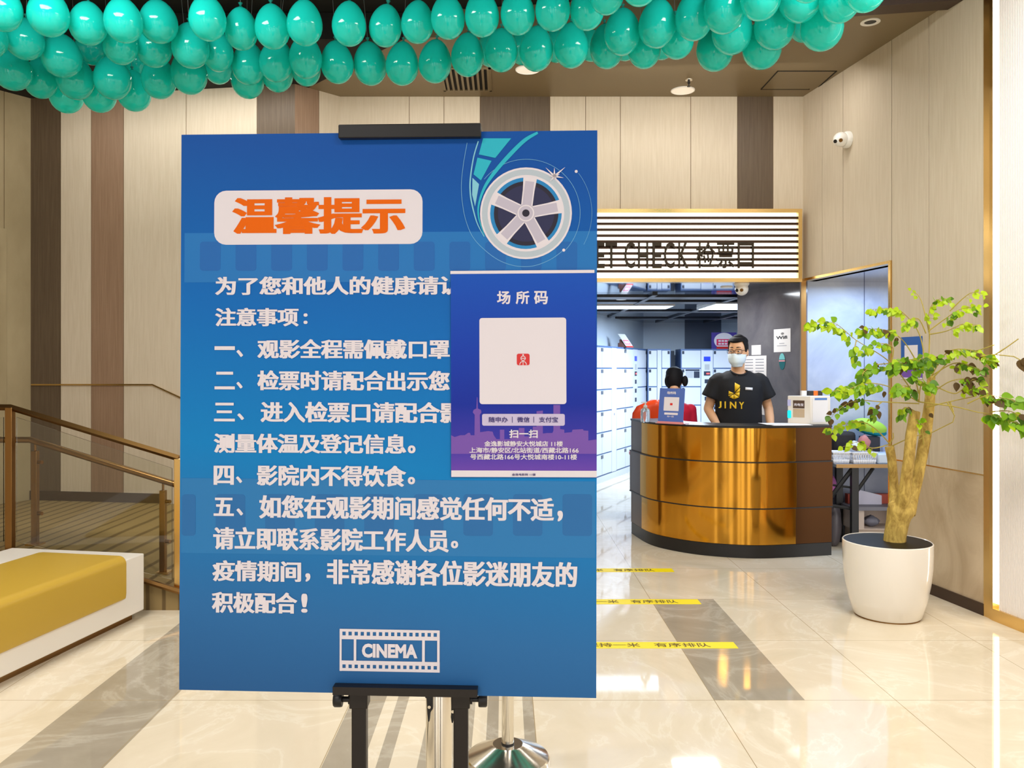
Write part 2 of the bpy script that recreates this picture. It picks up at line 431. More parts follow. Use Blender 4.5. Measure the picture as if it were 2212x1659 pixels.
# gold pilaster, vertical light line and fluted white wall
mb = MB(); mb.hexa(off(RY, .006), off(RY-.060, .010), 0, 3.94, .12); mb.hexa(off(RY-.060, .016), off(RY-.086, .016), 0, 3.94, .12)
struct('trim_5', mb, M_gold)
tag(build('light_strip', MB().hexa(off(RY-.0865, .004), off(RY-.113, .004), .10, 3.94, .03), M_led), 'thin vertical warm white light strip between the gold trim and fluted white wall', 'light')
mb = MB(); a = Vector(off(RY-.117, .0)); b = Vector(off(-4.2, .0)); d = (b-a).normalized(); n = Vector((-d.y, d.x)); L = (b-a).length
pts = []; s = 0.0
while s < 1.7:
    for q, e in ((0, 0), (.002, .005), (.008, .005), (.010, 0)): pts.append(a + d*(s+q) - n*e)
    s += .0125
pts.append(b); pts += [b + n*.1, a + n*.1]
mb.prism([tuple(p) for p in pts], .07, 3.94)
struct('wall_right_fluted', mb, M_flute)
struct('baseboard_fluted', MB().hexa(off(RY-.08, .02), off(-4.2, .02), 0, .07, .1), M_gold)
# left side: splayed corner, left wall, far side wall
SA, SB = (-1.689, 6.655), (-1.385, BACK)
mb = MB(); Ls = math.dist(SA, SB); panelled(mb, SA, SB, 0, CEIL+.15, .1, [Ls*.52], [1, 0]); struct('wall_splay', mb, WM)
LA, LB = Vector((-4.02, 7.01)), Vector((-1.689, 6.655)); LL = (LB-LA).length
PL_left = Plane((LA.x, LA.y, 0), (LB.x-LA.x, LB.y-LA.y, 0), (0, 0, 1))
ul = lambda px: PL_left.loc(px, PY0)[0]
mb = MB(); panelled(mb, LA, LB, 0, CEIL+.15, .1, [ul(131), ul(197), ul(267), ul(402), ul(555)], [2, 0, 1, 0, 0, 2]); struct('wall_left', mb, WM)  # leftmost dark panel is a soft wall shadow painted as brown
FA = Vector((-5.1, 5.37)); mb = MB(); panelled(mb, FA, LA, 0, CEIL+.15, .1, [.9, 1.75], [3, 3, 3]); M_olive = mat('olive_plaster', (158, 142, 108), .6); noise_mix(M_olive, (148, 132, 98), (168, 152, 118), 2, 6, .6, .35, .65, (1, 1, .5)); struct('wall_left_side', mb, [M_beige, M_brown, M_dbrown, M_olive, M_seam])
struct('wall_left_front', MB().box((-5.3, -4.2, 0), (-5.1, 5.37, 3.94)), M_beige)
# skirting and the thin brass line on the left wall
q = lambda px, py, e=.012: PL_left.w(*PL_left.loc(px, py), e)
mb = MB(); u0, u1 = ul(80), ul(345)
for (a0, a1, z0, z1) in ((0, u1, .352, .43),):
    mb.box((a0, z0, 0), (a1, z1, .012), 0, PL_left.matrix())
struct('baseboard_left', mb, M_skirt)
mb = MB(); mb.tube([q(70, 831), q(331, 831), q(420, 872), q(520, 920)], .007, 6)
struct('trim_6', mb, M_gold)
# rear of the lobby: unseen piers and header, spaced to put streaks in reflections
mb = MB()
for x, w_ in ((-5.2, .2), (-3.7, .55), (-2.1, .10), (-.7, .42), (.35, .08), (1.5, .36), (2.75, .10), (4.15, .3)): mb.box((x-w_, -4.3, 0), (x+w_, -4.1, 3.94))
mb.box((-5.3, -4.3, 3.2), (4.4, -4.1, 3.94)); struct('added_front_piers', mb, M_dbrown)
# locker room shell
IB = 13.2; iw = lambda Y: .92 + .48*(Y-10.5)
mb = MB(); mb.hexa((iw(7.9), 7.9), (iw(IB), IB), 0, DOOR_H, .1); struct('wall_locker_left', mb, M_inwall)
mb = MB(); x0 = iw(IB); xs = [x0, (1479-PX0)/F*IB, (1558-PX0)/F*IB, 4.8]
for i in range(3): mb.box((xs[i], IB, 0), (xs[i+1], IB+.1, DOOR_H), i % 2)
struct('wall_locker_back', mb, [M_inwall, M_inwalld])
struct('wall_locker_right', MB().box((4.8, 7.9, 0), (4.9, IB+.1, DOOR_H)), M_inwalld)
struct('wall_locker_front', MB().box((2.5, 7.96, 0), (4.8, 8.05, DOOR_H)), M_inwalld)
struct('ceiling_locker_room', MB().box((-1.0, 7.96, DOOR_H), (4.9, IB+.1, DOOR_H+.08)), M_inceil)
mb = MB()
for y, x0_, x1_ in ((8.35, .1, 4.7), (8.95, .3, 4.7), (10.4, .9, 4.7), (11.9, 1.5, 4.7)): mb.box((x0_, y, DOOR_H-.015), (x1_, y+.28, DOOR_H), 0)
for x in (1.45, 2.35, 3.1): mb.box((x, 8.1, DOOR_H-.02), (x+.05, 12.9, DOOR_H-.001), 0)
struct('trim_7', mb, mat('dark_ceiling_channel', (30, 34, 44), .35))

# raised landing and ramp on the left, ribbed carpet
M_carpet = mat('olive_carpet', (142, 118, 70), .8)
t, bs = nt(M_carpet); g = node(t, 'ShaderNodeNewGeometry'); w = node(t, 'ShaderNodeTexWave', wave_type='BANDS', bands_direction='X')
setin(w, 'Scale', 3.2); setin(w, 'Distortion', .6); setin(w, 'Detail', 2)
cr = node(t, 'ShaderNodeValToRGB'); cr.color_ramp.elements[0].position = .06; cr.color_ramp.elements[1].position = .2
cr.color_ramp.elements[0].color = (*lin((104, 84, 50)), 1); cr.color_ramp.elements[1].color = (*lin((146, 124, 80)), 1)
t.links.new(g.outputs['Position'], w.inputs['Vector']); t.links.new(w.outputs['Fac'], cr.inputs[0]); t.links.new(cr.outputs[0], bs.inputs['Base Color'])
mb = MB(); mb.prism([(-5.09, 5.0), (-2.72, 5.0), (-2.72, 6.80), (-4.02, 7.0), (-5.09, 5.38)], 0, .35)
mb.add([(-2.72,5,0),(-1.6,5,0),(-1.6,6.63,0),(-2.72,6.80,0),(-2.72,5,.35),(-1.6,5,.004),(-1.6,6.63,.004),(-2.72,6.80,.35)],
       [(0,3,2,1),(4,5,6,7),(0,1,5,4),(1,2,6,5),(2,3,7,6),(3,0,4,7)])
struct('floor_landing', mb, M_carpet)
mb = MB()
for i in range(1): mb.tube([(-5.0, 4.985, .35), (-2.72, 4.985, .35), (-1.62, 4.985, .015)], .018, 6)
struct('trim_8', mb, M_bronze)
# ------------------------------------------------------------------ notice board on its easel
BP0, BP1, BP2 = at(387, 1490, 1.78), at(1288, 1508, 1.74), at(397, 291, 1.785)
PB = Plane(BP0, BP1-BP0, BP2-BP0)
BW, BH = (BP1-BP0).length, (BP2-BP0).length
M_board = mat('board_print_blue', (24, 96, 178), .5, spec=.25)
t, bs = nt(M_board)
tc = node(t, 'ShaderNodeTexCoord'); sp = node(t, 'ShaderNodeSeparateXYZ'); t.links.new(tc.outputs['Object'], sp.inputs[0])
mr = node(t, 'ShaderNodeMapRange'); setin(mr, 2, BH); t.links.new(sp.outputs[1], mr.inputs[0])
ad = node(t, 'ShaderNodeMath', operation='MULTIPLY_ADD'); setin(ad, 1, .10); t.links.new(sp.outputs[0], ad.inputs[0]); t.links.new(mr.outputs[0], ad.inputs[2])
cr = node(t, 'ShaderNodeValToRGB'); e = cr.color_ramp.elements
e[0].position = 0; e[0].color = (*lin((38, 92, 150)), 1); e[1].position = 1; e[1].color = (*lin((8, 82, 170)), 1)
for p_, c_ in ((.16, (44, 110, 172)), (.45, (4, 130, 202)), (.70, (4, 108, 192))):
    x = e.new(p_); x.color = (*lin(c_), 1)
t.links.new(ad.outputs[0], cr.inputs[0]); t.links.new(cr.outputs[0], bs.inputs['Base Color'])
M_ink = mat('print_white', (232, 226, 234), .45); M_orange = mat('print_orange', (236, 106, 6), .5, spec=.15)
M_bandl = mat('print_band_light', (8, 116, 194), .45); M_bandd = mat('print_band_dark', (6, 101, 183), .45)
M_band2l = mat('print_band_light_low', (30, 122, 188), .45); M_band2d = mat('print_band_dark_low', (28, 108, 175), .45)
M_cyan = mat('print_cyan', (28, 184, 208), .45); M_cyanp = mat('print_pale_cyan', (132, 206, 226), .45); M_navy = mat('print_navy', (34, 36, 78), .45)
M_navyd = mat('print_dark_navy', (26, 20, 44), .45); M_rim = mat('print_grey_rim', (186, 200, 212), .45); M_spoke = mat('print_spoke', (196, 190, 208), .45)
M_hole = mat('print_hole_blue', (22, 134, 200), .45); M_line = mat('print_thin_line', (112, 178, 220), .45)
root = thing('notice_board', 'big blue cinema notice board with white Chinese rules, clamped in the black easel', 'sign', M=PB.matrix())
mb = MB(); mb.box((0, 0, -.008), (BW, BH, 0), 0, PB.matrix()); build('panel', mb, M_board, root)
f = Flat(PB)       # film-strip bands printed behind the words
f.rect(398.5, 499, 1289, 610, .0005, 0); f.rect(391, 1040, 1286, 1194, .0005, 2)
for k in range(11):
    x = 432 + 77*k; f.rect(x, 522, x+45, 585, .0009, 1, r=7)
for k in range(9):
    x = 359 + 107*k; f.rect(max(x, 393), 1068, min(x+64, 1284), 1157, .0009, 3, r=7)
f.build('film_strip_print', [M_bandl, M_bandd, M_band2l, M_band2d], root)
f = Flat(PB); f.rect(463, 409, 913, 529, .0012, 0, r=26); tp = f.build('title_plate', M_ink, root)
f = Flat(PB); f.text('温馨提示', 502, 425, 876, 507, .0020, 0, bev=.020, smear=.032); f.build('title_lettering', M_orange, tp)
LINES = [('为了您和他人的健康请认真', 465, 596, 1047, 638), ('注意事项', 465, 665, 646, 705), (':', 656, 677, 665, 700),
 ('一', 464, 748, 508, 756), ('、', 511, 756, 526, 771), ('观影全程需佩戴口罩', 556, 733, 972, 775),
 ('二', 464, 803, 508, 841), ('、', 511, 825, 525, 839), ('检票时请配合出示您', 556, 801, 972, 843),
 ('三', 463, 870, 508, 910), ('、', 513, 893, 528, 907), ('进入检票口请配合影', 563, 869, 1000, 912),
 ('测量体温及登记信息', 462, 938, 878, 979), ('。', 881, 962, 898, 979),
 ('四', 462, 1006, 506, 1047), ('、', 510, 1029, 524, 1043), ('影院内不得饮食', 555, 1006, 878, 1049), ('。', 881, 1030, 897, 1046),
 ('五', 462, 1075, 506, 1114), ('、', 511, 1098, 526, 1113), ('如您在观影期间感觉任何不适', 560, 1075, 1197, 1120), (',', 1204, 1103, 1216, 1126),
 ('请立即联系影院工作人员', 461, 1143, 970, 1187), ('。', 974, 1168, 990, 1184),
 ('疫情期间', 459, 1212, 651, 1255), (',', 660, 1238, 671, 1256), ('非常感谢各位影迷朋友的', 706, 1214, 1247, 1262),
 ('积极配合', 458, 1280, 643, 1323), ('!', 651, 1282, 665, 1323)]
f = Flat(PB)
for s_, x0, y0, x1, y1 in LINES: f.text(s_, x0, y0, x1, y1, .0016, 0, bev=.019, smear=.026)
f.build('rules_lettering', M_ink, root)
f = Flat(PB)
X0, Y0, X1, Y1 = 734, 1361.5, 950, 1448.5
for (q_, (a, b, c, d)) in enumerate(((X0, Y0, X1, Y0+2.2), (X0, Y0+14, X1, Y0+18.5), (X0, Y1-2.2, X1, Y1), (X0, Y1-18.5, X1, Y1-14), (X0, Y0, X0+4.5, Y1), (X1-5.5, Y0, X1, Y1), (764.5, Y0+16, 770, Y1-16), (912, Y0+16, 918, Y1-16))):
    f.rect(a, b, c, d, .0014 if q_ < 4 else .0020)
for k in range(17):
    x = X0 + (X1-X0-6)*k/16
    f.rect(x, Y0+1, x+6, Y0+15, .0017); f.rect(x, Y1-15, x+6, Y1-1, .0017)
f.text('CINEMA', 782, 1391.5, 902, 1420, .0016, 0, bev=.05)
f.build('film_frame_emblem', M_ink, root)
# printed film reel, top right
f = Flat(PB); c = lambda *p: [(960 + x/4.366, 240 + y/4.366) for x, y in p]
f.poly(c((365,258),(630,258),(480,443),(325,410)), .0012, 0); f.poly(c((312,440),(445,470),(345,655),(275,598)), .0012, 0); f.poly(c((265,630),(327,690),(290,900),(262,790)), .0012, 1)
f.band(c((320,285),(275,440),(245,640),(245,780),(265,900),(310,1060),(375,1185)), [2.5,2.5,3,3,3,2,1], .0012, 1)
f.band(c((880,205),(760,275),(620,410),(480,570),(380,720),(325,880),(325,1010),(378,1180)), [5,8,9,8,6,4,3,1], .0013, 0)
f.band(c((215,300),(180,500),(160,700),(172,880),(205,1040),(270,1190),(380,1310),(520,1410),(680,1462),(840,1460),(1000,1400),(1120,1315)), 1.1, .0011, 2)
f.disc(1136, 461, 115.5, .0011, 2, 114.5, -.75, 2.45); f.disc(1136, 461, 140, .0010, 2, 139.3, -.5, .65)
f.build('reel_trail_print', [M_cyan, M_cyanp, M_line], root)
f = Flat(PB); RC = (1136, 461)
f.disc(*RC, 97.5, .0016, 0); f.disc(*RC, 93.5, .0018, 1, 81.5); f.disc(*RC, 76, .0018, 2); f.disc(1136.5, 461.5, 68.5, .0020, 4); f.disc(1136.5, 461.5, 60, .0022, 3)
for a in (83, 11, -61, -133, 155):
    t0 = math.radians(a); d = (math.cos(t0), -math.sin(t0))
    f.band([(RC[0]+d[0]*8, RC[1]+d[1]*8), (RC[0]+d[0]*50, RC[1]+d[1]*50), (RC[0]+d[0]*78, RC[1]+d[1]*78)], [24, 25, 29], .0024, 0)
    f.band([(RC[0]+d[0]*8, RC[1]+d[1]*8), (RC[0]+d[0]*69, RC[1]+d[1]*69)], 19, .0026, 5)
f.disc(*RC, 20, .0028, 5); f.disc(*RC, 17.8, .0030, 0); f.disc(*RC, 15, .0032, 5); f.disc(*RC, 7.8, .0034, 4)
f.disc(1244.7, 370.6, 3.2, .0014, 0, n=16); f.disc(1217.7, 540.5, 3.2, .0014, 0, n=16)
sx, sy = 1197.5, 381.5
for a, l in ((90, 18), (20, 12), (-10, 20), (-60, 12), (135, 26), (180, 12), (230, 14), (40, 30)):
    t0 = math.radians(a); f.band([(sx, sy), (sx+math.cos(t0)*l, sy-math.sin(t0)*l)], [5, .4], .0036, 0)
f.disc(sx, sy, 5, .0036, 0, n=20)
f.build('film_reel_print', [M_ink, M_rim, M_hole, M_navy, M_navyd, M_spoke], root)

# purple venue-code sheet taped on the board
PS = Plane(PB.w(*PB.loc(975, 1030), .0042), PB.w(*PB.loc(1289, 1031))-PB.w(*PB.loc(975, 1030)), PB.v)
sw, sh = PS.loc(1289, 1030)[0], PS.loc(973, 583)[1]
M_sheet = mat('sheet_print', (40, 70, 178), .4, spec=.25)
t, bs = nt(M_sheet); tc = node(t, 'ShaderNodeTexCoord'); sp = node(t, 'ShaderNodeSeparateXYZ'); t.links.new(tc.outputs['Object'], sp.inputs[0])
mr = node(t, 'ShaderNodeMapRange'); setin(mr, 2, sh); t.links.new(sp.outputs[1], mr.inputs[0])
cr = node(t, 'ShaderNodeValToRGB'); e = cr.color_ramp.elements
e[0].position = 0; e[0].color = (*lin((118, 74, 182)), 1); e[1].position = 1; e[1].color = (*lin((18, 84, 192)), 1)
for p_, c_ in ((.14, (66, 56, 172)), (.35, (16, 44, 162)), (.6, (16, 60, 178))): x = e.new(p_); x.color = (*lin(c_), 1)
t.links.new(mr.outputs[0], cr.inputs[0]); t.links.new(cr.outputs[0], bs.inputs['Base Color'])
M_sky = mat('print_purple', (118, 78, 176), .4); M_pill = mat('print_lilac', (204, 194, 226), .4); M_pillink = mat('print_violet_ink', (70, 58, 128), .4); M_red = mat('print_red', (218, 40, 38), .4)
root = thing('venue_code_sheet', 'blue and purple sheet with a white square, stuck on the notice board', 'poster', M=PS.matrix())
mb = MB(); mb.box((0, 0, -.0006), (sw, sh-.009, 0), 0, PS.matrix()); build('sheet', mb, M_sheet, root)
f = Flat(PS); f.rect(973, 583, 1284, 592, .0008, 0); f.build('white_edge', M_ink, root); f = Flat(PS); f.rect(975, 1017, 1289, 1030, .0008, 0); f.build('white_edge', M_ink, root)
c = lambda *p: [(940 + x/3.319, 560 + y/3.319) for x, y in p]
f = Flat(PS)
f.poly(c((115,1262),(140,1275),(180,1262),(212,1262),(236,1245),(250,1245),(255,1262),(282,1262),(284,1115),(270,1098),(276,1080),(296,1070),(299,990),(303,990),(306,1070),(328,1080),(332,1098),(320,1115),(322,1240),(380,1232),(412,1236),(420,1262),(440,1290),(464,1290),(464,1222),(496,1222),(496,1290),(540,1290),(540,1240),(600,1240),(600,1210),(640,1210),(640,1270),(700,1270),(700,1200),(727,1200),(727,1090),(772,1085),(772,1250),(800,1246),(840,1246),(848,1230),(848,1045),(896,1045),(896,1218),(926,1222),(926,1245),(980,1240),(985,1222),(1060,1218),(1064,1228),(1098,1230),(1098,1300),(1158,1292),(1158,1395),(115,1395)), .0004, 0)
f.build('skyline_print', M_sky, root)
for nm_, s_, x0, y0, x1, y1, bv_ in (('sheet_title', '场所码', 1073.5, 628.5, 1183.5, 657.5, .028), ('scan_lettering', '扫一扫', 1100, 928, 1161.5, 946, .03), ('address_line', '金逸影城静安大悦城店 11楼', 1046, 952.5, 1216, 964.5, .026),
        ('address_line', '上海市/静安区/北站街道/西藏北路166', 1014, 966.5, 1250, 978.5, .026), ('address_line', '号西藏北路166号大悦城南楼10-11楼', 1016, 981, 1246.5, 993, .026)):
    f = Flat(PS)
    if nm_ == 'sheet_title':
        for ch_, xa_, xb_ in zip(s_, (1073.5, 1114, 1153.3), (1102.7, 1143.4, 1183.5)): f.text(ch_, xa_, y0, xb_, y1, .0010, 0, bev=bv_)
    else: f.text(s_, x0, y0, x1, y1, .0010, 0, bev=bv_)
    f.build(nm_, M_ink, root)
f = Flat(PS); f.rect(1036, 686, 1223, 873, .0010, 0, r=6); sq = f.build('code_square', M_ink, root)
f = Flat(PS); f.rect(1116.5, 764, 1144, 789, .0018, 0, r=4)
f.disc(1130, 774, 5.5, .0022, 1, 4); f.band([(1125, 774), (1136, 774)], 1.5, .0022, 1); f.disc(1130, 766.6, 1.8, .0022, 1, n=12); f.disc(1130, 788, 8, .0022, 1, 6.4, 0, PI); f.band([(1130, 779), (1130, 789)], 1.4, .0022, 1)
f.build('red_emblem', [M_red, M_ink], sq)
f = Flat(PS); f.rect(1041.5, 894, 1220, 919.5, .0010, 0, r=4); pill = f.build('lilac_strip', M_pill, root)
f = Flat(PS)
for s_, a, b in (('随申办', 1056, 1097), ('微信', 1117, 1144), ('支付宝', 1164, 1205.5)): f.text(s_, a, 900.5, b, 912.5, .0018, 0, bev=.02)
for x in (1106.6, 1153): f.rect(x-.6, 900, x+.6, 913, .0018)
f.build('strip_lettering', M_pillink, pill)
f = Flat(PS); f.text('金逸电影院 11楼', 1106, 1022.5, 1157, 1027.5, .0018, 0, bev=.01); f.build('footer_lettering', M_pillink, root)

# the easel
root = thing('display_easel', 'black metal easel clamping the big blue notice board top and bottom', 'easel', (-.207, 1.86, 0))
clampM = PB.matrix()
def bx(pxa, pya, pxb, pyb, d0, d1, mb=None):
    (a0, b1), (a1, b0) = PB.loc(pxa, pya), PB.loc(pxb, pyb)
    mb = mb or MB(); mb.box((a0, b0, d0), (a1, b1, d1), 0, clampM); return mb
mb = bx(735, 278, 1040, 300, .0, .018); bx(735, 274, 1040, 279, -.030, .018, mb); build('top_clamp', mb, M_blackp, root, .002)
mb = bx(725, 1474, 1033, 1497, .003, .026); bx(725, 1491, 1033, 1497, -.034, .026, mb); build('support_ledge', mb, M_black, root, .002)
for px in (772.5, 994):
    a = PB.loc(px, 1497)
    top = PB.w(a[0], PB.loc(px, 1533)[1], -.022)
    mb = MB(); x0 = top.x; y0 = top.y
    mb.box((x0-.0155, y0-.0155, 0), (x0+.0155, y0+.0155, top.z+.02)); build('leg', mb, M_black, root, .003)
    mb = MB(); mb.box((x0-.0195, y0-.0195, top.z), (x0+.0195, y0+.0195, PB.w(*a).z-.0015)); sl = build('leg_sleeve', mb, M_black, root, .002)
    s_ = -1 if px < 880 else 1; zc = (top.z + PB.w(*a).z)/2 - .004; R90 = Matrix.Rotation(PI/2, 4, 'Y')
    mb = MB(); mb.tube([(x0+s_*.019, y0, zc), (x0+s_*.024, y0, zc)], .0105, 16); mb.tube([(x0+s_*.024, y0, zc), (x0+s_*.038, y0, zc)], .006, 10)
    mb.tube([(x0+s_*q_, y0, zc) for q_ in (.037, .0375, .041, .053, .056, .0565)], [.012, .0155, .0165, .0165, .0145, .010], 20); build('clamp_knob', mb, M_blackp, sl)
    mb = MB(); hi = PB.w(a[0], BH-.004, -.022); lo = PB.w(a[0], .01, -.022); mb.tube([lo, hi], .010, 8); build('mast', mb, M_black, root)
for pxa, pxb, y1, y2, y3 in ((913, 930, 1523, 1555, 1575), (966.5, 980.5, 1500, 1565, 1578)):
    mb = MB(); Mz = PB.matrix(); g = lambda px, py: PB.loc(px, py)
    P_ = [g(pxa, 1470), g(pxb, 1470), g(pxb, y2-8), g((pxa+pxb)/2+3, y2), g((pxa+pxb)/2+1, y3), g((pxa+pxb)/2-2, y3), g((pxa+pxb)/2-4, y2), g(pxa+4, y2-10), g(pxa+3, y1), g(pxa, y1)]
    mb.prism(P_, -.050, -.036, 0, Mz); br = build('hinge_bracket', mb, M_blackp, root, .0015)
    mb = MB(); b_ = PB.w(*g((pxa+pxb)/2+1, y2-14), -.036); mb.tube([b_, b_-Vector((0, .004, 0))], .0035, 10); build('bolt', mb, M_chrome, br)
mb = MB(); a = PB.w(*PB.loc(772, 1440), -.05); mb.tube([a, (a.x/a.y*2.55, 2.55, .012)], .011, 8); build('rear_leg', mb, M_black, root)

# ------------------------------------------------------------------ chrome posts
def post(x, y, name, label, fat):
    root = thing(name, label, 'queue post', (x, y, 0), None)
    r = .155
    mb = MB(); mb.sharp = .2; mb.lathe([(0, 0), (r, 0), (r, .014), (r-.004, .020), (.062, .062), (.056, .064), (.024, .064)], (x, y, 0), 64); build('base', mb, M_chrome, root)
    pr = .0225 if not fat else .0305
    mb = MB(); mb.lathe([(pr, .06), (pr, .42 if fat else .93)], (x, y, 0), 32); build('pole', mb, M_chrome, root)
    if fat:
        mb = MB(); mb.lathe([(.0335, .415), (.0335, .93), (.030, .936), (0, .936)], (x, y, 0), 32); build('sleeve', mb, M_chrome, root)
    else:
        mb = MB(); mb.lathe([(.024, .062), (.024, .068), (pr, .070)], (x, y, 0), 32); build('collar', mb, M_blackp, root)
        mb = MB(); mb.lathe([(.032, .92), (.032, .985), (.026, .99), (0, .99)], (x, y, 0), 24); build('belt_head', mb, M_blackp, root)
    return root
post(.012, 3.08, 'queue_post', 'slim chrome queue post on a cone base right of the easel legs', False)
post(-.163, 2.06, 'chrome_post', 'thicker chrome post with a seam, seen between the two easel legs', True)
# ------------------------------------------------------------------ balloons
M_bal = mat('teal_balloon', (34, 236, 224), .10, spec=.6, coat=.4)
t, bs = nt(M_bal); tr = node(t, 'ShaderNodeBsdfTranslucent'); tr.inputs[0].default_value = bs.inputs['Base Color'].default_value[:]; mx = node(t, 'ShaderNodeMixShader'); setin(mx, 0, .4)
t.links.new(bs.outputs[0], mx.inputs[1]); t.links.new(tr.outputs[0], mx.inputs[2]); t.links.new(mx.outputs[0], t.nodes['Material Output'].inputs[0])
M_knot = mat('balloon_knot', (10, 140, 130), .4); M_string = mat('balloon_string', (120, 130, 130), .5)
prof = []
for i in range(15):
    a = PI*i/14; zz = -math.cos(a); r = math.sin(a)*(1 - .13*zz - .05*zz*zz)
    prof.append((max(r, 0), zz))
bm_ = MB(); bm_.lathe([(max(r, 1e-4), z) for r, z in prof], seg=28)
me_b = bm_.mesh('balloon', M_bal, None, True)
bk = MB(); bk.lathe([(.002, 0), (.010, .006), (.004, .010), (.013, .026)], seg=10); me_k = bk.mesh('knot', M_knot)
bs_ = MB(); bs_.tube([(0, 0, 0), (0, 0, 1)], .0012, 5); me_s = bs_.mesh('string', M_string)
proto = None
QUEUE = []
def balloon(cx, cy, w, h, label, group, deep=1.0):
    QUEUE.append([1.96*F/(PY0-cy)*deep, cx, cy, w, h, label, group])
def spread():
    """keep neighbours from touching: the farther one of a pair slides away along its own line of sight"""
    def geo(q):
        Y, cx, cy, w, h = q[:5]; rx = w/F*Y/2; return at(cx, cy, Y), rx, rx*max(1.08, min(1.32, h/w*1.06))
    for it in range(60):
        hit = False; G = [geo(q) for q in QUEUE]
        for i in range(len(QUEUE)):
            for j in range(i):
                (p, a, c), (r, b, d) = G[i], G[j]; e = p-r
                if math.sqrt((e.x/(a+b))**2 + (e.y/(a+b))**2 + (e.z/(c+d))**2) < 1.03:
                    k, o = (i, j) if QUEUE[i][0] >= QUEUE[j][0] else (j, i)
                    if it < 20 or QUEUE[o][0] < 4.3: QUEUE[k][0] += .02
                    else: QUEUE[k][0] += .012; QUEUE[o][0] -= .008
                    G[k] = geo(QUEUE[k]); G[o] = geo(QUEUE[o]); hit = True
        if not hit: break
def hang(Y, cx, cy, w, h, label, group):
    global proto
    p = at(cx, cy, Y); rx = w/F*Y/2; rz = rx*max(1.08, min(1.32, h/w*1.06))
    if proto is None:
        b = bpy.data.objects.new('balloon', me_b); COL.objects.link(b)
        k = bpy.data.objects.new('knot', me_k); COL.objects.link(k); k.parent = b
        s = bpy.data.objects.new('string', me_s); COL.objects.link(s); s.parent = b
        proto = b
    else: b = copy_tree(proto)
    tx, ty = random.uniform(-.10, .10), random.uniform(-.08, .08)
    b.matrix_basis = Matrix.Translation(p) @ Matrix.Rotation(tx, 4, 'Y') @ Matrix.Rotation(ty, 4, 'X') @ Matrix.Diagonal((rx, rx, rz, 1))
    top = CEIL if (Y > 5.5 - .14*(p.x-1.2) + .03) else 3.95
    if top - (p.z+rz) < .03: top = p.z + rz + .06
    for ch in b.children:
        if ch.name.startswith('knot'): ch.matrix_basis = Matrix.Translation((0, 0, .985)) @ Matrix.Diagonal((1/rx, 1/rx, 1/rz, 1))
        else: ch.matrix_basis = Matrix.Translation((0, 0, 1.0)) @ Matrix.Diagonal((1/rx, 1/rx, (top-p.z-rz)/rz*1.0, 1))
    tag(b, label, 'balloon', group)
ROWS = {
 'in the front row under the ceiling': [(5,17,80,95),(105,28,84,95),(190,50,77,88),(266,43,79,92),(342,46,80,88),(448,38,78,94),(521,62,69,92),(588,57,74,94),(658,49,76,92),(754,51,73,93),(833,55,70,95),(902,47,70,94),(967,36,73,95),(1041,30,74,95),(1118,26,74,95),(1194,17,75,96),(1268,17,73,95)],
 'in the middle row, left half of the garland': [(-25,78,75,88),(54,84,77,84),(133,120,82,88),(260,94,71,85),(332,100,74,85),(411,98,78,92),(470,110,66,90),(537,137,70,88),(597,130,71,90),(660,122,70,88),(728,134,70,98)],
 'in the middle row, right of the easel clamp': [(799,137,71,94),(869,137,71,95),(940,132,71,94),(1010,118,71,92),(1083,108,71,95),(1159,105,73,98),(1234,98,73,96),(1310,100,72,94)],
 'in the lowest row at the left end': [(27,150,78,84),(89,168,70,84),(163,168,76,88),(243,168,77,88),(343,168,72,86),(408,155,75,92)],
 'hanging lowest against the striped left wall': [(143,200,70,84),(214,198,70,84),(289,196,70,84),(535,168,70,84),(600,155,66,82),(661,145,62,82)],
 'in the big cluster on the right, upper tier': [(1310,-18,74,95),(1383,-38,80,95),(1498,36,78,100),(1564,16,87,106),(1643,-12,86,106),(1727,-8,88,106),(1745,-48,80,100),(1815,-6,86,104),(1870,-30,86,104)],
 'in the right cluster, lower tier': [(1344,68,78,102),(1420,50,80,102),(1582,64,86,100),(1673,52,86,104),(1775,54,89,104)],
 'at the bottom edge of the right cluster': [(1391,102,70,94),(1462,80,72,92),(1544,104,78,94),(1645,98,82,97)]}
for row, L in ROWS.items():
    L = sorted(L)
    for i, b in enumerate(L): balloon(*b, f'glossy teal balloon, {ORD[i]} from the left {row}', 'teal balloons under the ceiling')
BEHIND = [(95,105,62,76),(196,100,62,75),(296,128,60,76),(471,142,60,80),(1060,105,60,85),(1130,100,60,85),(1203,95,60,85),(1277,93,60,85),(1350,90,62,84),(1430,88,62,84),(1738,48,68,80)]
for i, b in enumerate(BEHIND): balloon(*b, f'teal balloon mostly hidden behind others, {ORD[i]} from the left of the half-hidden ones', 'teal balloons under the ceiling', 1.14)

spread()
for q_ in QUEUE: hang(*q_)

